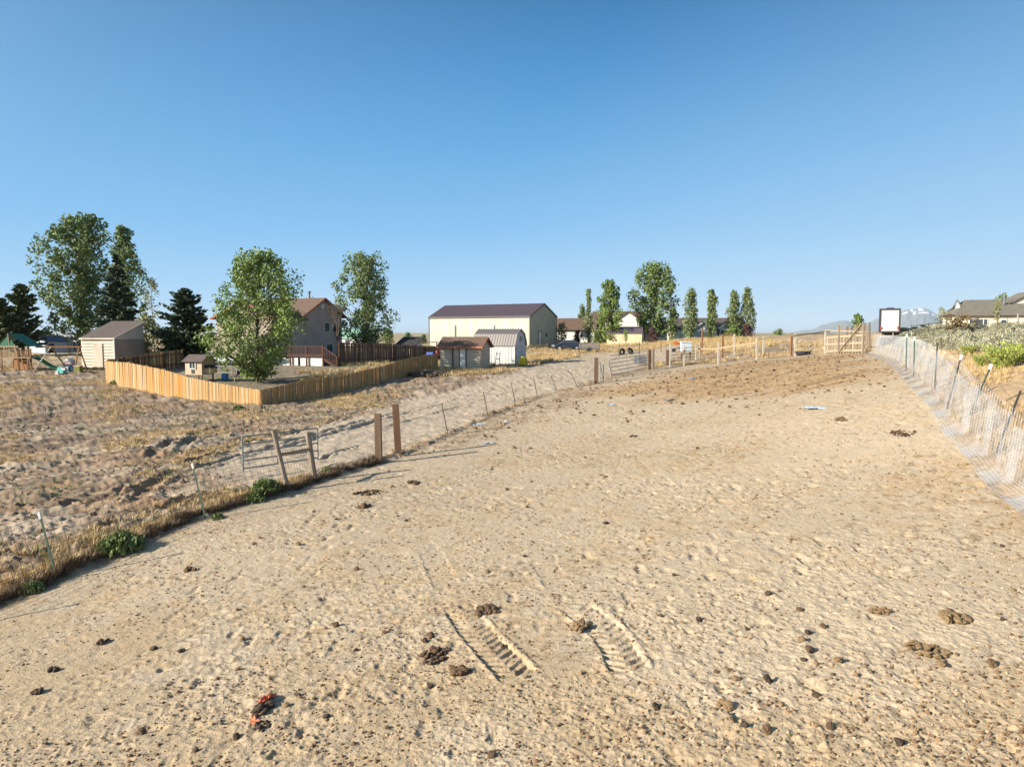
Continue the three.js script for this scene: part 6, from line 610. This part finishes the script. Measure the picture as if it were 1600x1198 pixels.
  tufts('dry_grass', 'dry straw coloured grass on the dug-over field left of the pen', 15000, (Q) => { const z = -8 - 60 * Math.pow(Q(), 1.3), x = -48 + Q() * 52; if (!out(x, z) || x / -z < -0.85 || polyDist(drivePoly, x, z) > -0.3 || polyDist(yardPoly, x, z) > 0) return null; const near = lineDist(leftLine, x, z) < 2.2; return (near ? 0.25 : fbm(x * 0.35, z * 0.35, 3)) + 0.3 * fbm(x * 1.7, z * 1.7, 2) > 0.12 ? [x, z, near ? 1 : 0.8] : null; }, M.dry, 301, 0.9);
  tufts('fence_line_grass', 'dry grass strip along the foot of the left wire fence', 900, (Q) => { const k = Math.floor(Q() * 4), a = leftLine[k], b = leftLine[k + 1], t = Q(), o = 0.05 + Q() * 0.6, dx = b[0] - a[0], dz = b[1] - a[1], l = Math.hypot(dx, dz); return [a[0] + dx * t + dz / l * o * 1, a[1] + dz * t - dx / l * o * 1 - 0.0, 1.1]; }, M.dry, 302, 0.75);
  tufts('fence_brush', 'dark dead brush and stalks tangled in the foot of the left wire fence', 1100, (Q) => { const k = Math.floor(Q() * 5), a = leftLine[k], b = leftLine[k + 1], t = Q(), o = -0.1 + Q() * 0.28, dx = b[0] - a[0], dz = b[1] - a[1], l = Math.hypot(dx, dz); return fbm((a[0] + dx * t) * 0.9, (a[1] + dz * t) * 0.9, 2) > -0.2 ? [a[0] + dx * t + dz / l * o, a[1] + dz * t - dx / l * o, 1] : null; }, std(0.15, 0.105, 0.065, { vertexColors: true, side: THREE.DoubleSide }), 306, 0.95);
  tufts('bank_grass', 'dry grass between the sagebrush and the netting', 5000, (Q) => { const x = 10 + Q() * 30, z = -8 - Q() * 50; return out(x, z) && x / -z < 0.85 && fbm(x * 0.8, z * 0.8, 3) > -0.05 ? [x, z] : null; }, M.dry, 303, 0.8);
  tufts('verge_grass', 'dry grass verge round the far sheds and tracks', 9000, (Q) => { const z = -58 - Q() * 55, x = -20 + Q() * 48; return out(x, z) && polyDist(drivePoly, x, z) < -0.3 && fbm(x * 0.2, z * 0.2, 3) + 0.3 * fbm(x, z, 2) > -0.02 ? [x, z, 1.5] : null; }, M.dry, 304, 1.1);
  tufts('green_sprigs', 'low green sprigs among the dry grass', 1500, (Q) => { const z = -9 - 45 * Q(), x = -40 + Q() * 42; return out(x, z) && x / -z > -0.85 && polyDist(drivePoly, x, z) < 0 && fbm(x * 0.5 + 30, z * 0.5, 3) > 0.12 ? [x, z, 0.8] : null; }, M.weed, 305, 0.8);
}
// ---------------------------------------------------------------- manure in the pen
{ const R = rng(400), clodGeo = [0, 1, 2, 3, 4, 5].map((s) => { const g = new THREE.IcosahedronGeometry(1, 2), p = g.attributes.position; for (let v = 0; v < p.count; v++) { const x = p.getX(v), y = p.getY(v), z = p.getZ(v), k = 1 + 0.28 * noise(x * 1.7 + s * 9, y * 1.7 + z * 1.3) + 0.16 * noise(x * 4 + s, z * 4 - y * 3); p.setXYZ(v, x * k, y * k * 0.55, z * k * 0.85); } g.computeVertexNormals(); return g; });
  const dung = [[0.14, 0.085, 0.045], [0.1, 0.06, 0.035], [0.22, 0.145, 0.075], [0.07, 0.046, 0.03]].map((c) => std(...c, { roughness: 1, map: mottle }));
  const balls = (n, r, spread) => { const gs = []; for (let k = 0; k < n; k++) { const g = clodGeo[Math.floor(R() * 6)].clone(), s = r * (0.6 + 0.7 * R()), a = R() * 6.28, d = Math.sqrt(R()) * spread; g.rotateY(R() * 6); g.rotateX(R()); g.scale(s, s, s); g.translate(Math.cos(a) * d, s * 0.45 + (1 - d / (spread + 0.01)) * r * 1.1 * (n > 4 ? R() : 0), Math.sin(a) * d * 0.8); gs.push(g); } return mergeGeometries(gs); };
  const pile = (px, py, n, r, spread, label, mi = 0) => { r *= 0.62; n = Math.round(n * 2.2); const p = spot(px, py); p.y -= r * 0.1; return single('manure_pile', balls(n, r, spread), dung[mi], label, 'manure', p, R() * 6, 'manure piles in the pen'); };
  pile(762, 955, 16, 0.07, 0.2, 'dark manure pile just above the left tractor track'); pile(680, 1024, 22, 0.06, 0.24, 'flattened spread of manure balls left of the left tractor track', 1); pile(716, 1051, 8, 0.09, 0.1, 'round dark manure pile beside the lower end of the left tractor track'); pile(672, 993, 2, 0.07, 0.05, 'pair of manure balls above the spread of balls'); pile(908, 980, 12, 0.07, 0.17, 'crumbly brown manure at the start of the right tractor track', 2); pile(1490, 966, 18, 0.085, 0.2, 'large light brown manure pile at the right edge of the foreground', 2); pile(1448, 1017, 22, 0.06, 0.24, 'wide broken manure pile below the large one on the right', 2); pile(1376, 956, 8, 0.065, 0.13, 'flat brown manure pile left of the large right one', 2); pile(1131, 1104, 3, 0.075, 0.06, 'single rounded manure lump at the lower right of centre', 2); pile(410, 1108, 9, 0.08, 0.12, 'dark manure lump tangled with an orange rag', 3); pile(408, 1135, 5, 0.055, 0.13, 'small dark clods just below the lump with the rag', 3); pile(160, 1004, 5, 0.07, 0.09, 'dark reddish lump in the left foreground', 1); pile(82, 1048, 4, 0.065, 0.08, 'dark clod near the left edge, upper of two', 3); pile(57, 1083, 4, 0.065, 0.07, 'dark clod near the left edge, lower of two', 3); pile(297, 891, 6, 0.075, 0.12, 'brown clod lying alone right of the weed shadow', 0); pile(568, 792, 8, 0.09, 0.16, 'round dark pile right of the round posts shadow', 0); pile(575, 771, 18, 0.07, 0.4, 'long low manure scatter near the tie post shadows', 1); pile(647, 755, 9, 0.08, 0.22, 'dark pile right of the near tie posts', 1); pile(990, 682, 7, 0.08, 0.16, 'dark clods alone in the middle of the pen', 1); pile(1412, 678, 18, 0.07, 0.36, 'long dark pile near the netting', 1); pile(1317, 656, 8, 0.09, 0.2, 'dark pile right of centre halfway up the pen', 0); pile(947, 818, 3, 0.06, 0.05, 'small dark clod in the centre of the sand', 3); pile(1263, 1018, 3, 0.06, 0.05, 'dark lump in the middle of the arc of manure balls', 1); pile(1312, 1035, 3, 0.065, 0.05, 'brown lump right of the arc of manure balls', 2);
  // single clods: alike, scattered
  const fixed = [[1287, 980], [1263, 990], [1252, 1002], [1256, 1031], [1276, 1037], [1137, 1046], [1150, 1063], [1200, 1065], [1276, 1086], [1297, 1136], [1163, 1136], [1198, 1142], [1406, 1160], [600, 990], [664, 1003], [604, 1138], [768, 1182], [672, 1071], [500, 937], [525, 977], [370, 954], [283, 1018], [240, 1014], [555, 1016], [369, 1150], [305, 1172], [398, 1119], [447, 1102], [508, 1121], [913, 917], [1053, 900], [1200, 929], [1250, 953], [1092, 970], [1568, 970], [820, 870], [490, 800], [525, 812], [405, 842], [395, 850], [470, 825], [1033, 965]];
  const clod = (p, s) => { const m = new THREE.Mesh(clodGeo[Math.floor(R() * 6)], dung[Math.floor(R() * 4)]); m.name = numbered('manure_clod'); m.position.copy(p); m.position.y += s * 0.35; m.rotation.set(R() * 0.6, R() * 6, R() * 0.6); m.scale.setScalar(s); scene.add(m); tag(m, 'small dry brown manure clod lying on the pen sand', 'manure', 'manure clods scattered over the pen'); };
  for (const [px, py] of fixed) clod(spot(px, py), 0.032 + R() * 0.026); for (let k = 0, n = 0; k < 3000 && n < 215; k++) { const x = -8 + R() * 30, z = -7 - R() * 44; if (polyDist(penPoly, x, z) < 0.4) continue; const D = polyDist(darkPoly, x, z), Mn = polyDist(manurePoly, x, z); if (R() > (D > -1 ? 0.9 : Mn > -3 ? 0.75 : 0.28)) continue; clod(V(x, ground(x, z), z), 0.035 + R() * (z < -25 ? 0.07 : 0.03)); n++; }
  const im = (name, label, N, gen, mat, s0) => { const ms = [], d = new THREE.Object3D(); for (let k = 0; k < N * 4 && ms.length < N; k++) { const q = gen(); if (!q) continue; d.position.set(q[0], ground(q[0], q[1]) + 0.002, q[1]); d.rotation.set(R() * 6, R() * 6, R() * 6); const s = s0 * (0.4 + R() * R() * 1.6) * (q[2] || 1); d.scale.set(s, s * 0.7, s); d.updateMatrix(); ms.push(d.matrix.clone()); } const g = new THREE.IcosahedronGeometry(1, 1), p = g.attributes.position; for (let v = 0; v < p.count; v++) { const k = 1 + 0.3 * noise(p.getX(v) * 2, p.getY(v) * 2 + p.getZ(v)); p.setXYZ(v, p.getX(v) * k, p.getY(v) * k, p.getZ(v) * k); } g.computeVertexNormals(); const o = new THREE.InstancedMesh(g, mat, ms.length); const c = new THREE.Color(); ms.forEach((m, i) => { o.setMatrixAt(i, m); const k = 0.6 + 0.8 * R(); o.setColorAt(i, c.setRGB(k, k * 0.97, k * 0.93)); }); o.name = name; tag(o, label, 'debris', null, 'stuff'); scene.add(o); };
  const inPen = (x, z) => polyDist(penPoly, x, z) > 0.15;
  im('manure_crumbs', 'loose brown crumbs strewn over the pen sand', 14000, () => { const t = R(), z = -5.5 - 30 * t * t, x = -z * (-0.8 + 1.6 * R()); return inPen(x, z) && fbm(x * 0.7, z * 0.7, 3) + 0.3 * R() > 0.02 ? [x, z] : null; }, std(0.17, 0.11, 0.06, { roughness: 1 }), 0.016);
  im('sand_lumps', 'pale lumps of trodden sand', 9000, () => { const t = R(), z = -5.5 - 24 * t * t, x = -z * (-0.8 + 1.6 * R()); return inPen(x, z) ? [x, z] : null; }, std(0.36, 0.275, 0.185, { roughness: 1 }), 0.011);
  im('coarse_litter', 'brown clumps of old bedding at the upper end of the pen', 1700, () => { const x = -4 + R() * 28, z = -22 - R() * 34; if (!inPen(x, z)) return null; const k = Math.max(polyDist(darkPoly, x, z), polyDist(manurePoly, x, z)) + 3 * fbm(x * 0.6, z * 0.6, 3); return k > -1 ? [x, z, 1] : null; }, std(0.15, 0.09, 0.045, { roughness: 1 }), 0.042);
  im('field_clods', 'turned up earth clods on the left field', 5000, () => { const z = -12 - 45 * R() * R(), x = -45 + 48 * R(); return !inPen(x, z) && x / -z > -0.85 && polyDist(drivePoly, x, z) < 0.3 && polyDist(yardPoly, x, z) < -0.2 && fbm(x * 0.9, z * 0.9, 3) > 0.05 ? [x, z] : null; }, std(0.24, 0.185, 0.135, { roughness: 1 }), 0.055);
  // orange rag and scraps of plastic
  const scrap = (name, label, cat, px, py, w, d, h, mat, seed) => { const g = new THREE.PlaneGeometry(w, d, 14, 14), Q = g.attributes.position; g.rotateX(-Math.PI / 2); for (let v = 0; v < Q.count; v++) { const x = Q.getX(v), z = Q.getZ(v), e = noise(x * 9 / w * 0.4 + seed, z * 9 / d * 0.4); Q.setXYZ(v, x * (0.75 + 0.4 * noise(z * 8 + seed, 2)), h * (0.35 + 0.65 * e) + h * 0.4 * noise(x * 30, z * 30 + seed), z * (0.75 + 0.4 * noise(x * 8, seed))); } g.computeVertexNormals(); mat.side = THREE.DoubleSide; const p = spot(px, py); p.y += 0.012; return single(name, g, mat, label, cat, p, seed); };
  scrap('orange_rag', 'torn orange red rag strip wrapped round the dark lump', 'rag', 415, 1098, 0.32, 0.1, 0.07, std(0.5, 0.12, 0.05), 1.2); scrap('orange_rag', 'small orange red rag strip left of the dark lump', 'rag', 397, 1127, 0.09, 0.26, 0.04, std(0.5, 0.15, 0.07), 0.4);
  const film = () => std(0.36, 0.42, 0.48, { roughness: 0.3 }); [[750, 664, 0.7, 'crumpled pale plastic scrap by the second steel post of the drive'], [793, 660, 0.7, 'crumpled pale plastic scrap in the dark litter patch'], [763, 693, 0.6, 'crumpled blue grey plastic scrap below the litter patch'], [956, 633, 0.6, 'pale plastic scrap below the lone timber post'], [1046, 626, 0.9, 'flat grey plastic scrap in the middle of the upper pen'], [1276, 638, 1.1, 'long flat blue grey plastic strip on the right of the pen'], [1082, 592, 0.9, 'pale plastic sheet lying below the braced gate'], [963, 586, 0.5, 'white blue plastic bag at the foot of the long tube gate']].forEach(([px, py, w, l], i) => scrap('plastic_scrap', l, 'plastic', px, py, w, w * 0.55, 0.06, film(), 3 + i * 1.7));
}
scene.traverse((o) => { if (o.isMesh) { o.castShadow = true; o.receiveShadow = true; } });
renderer.render(scene, camera);
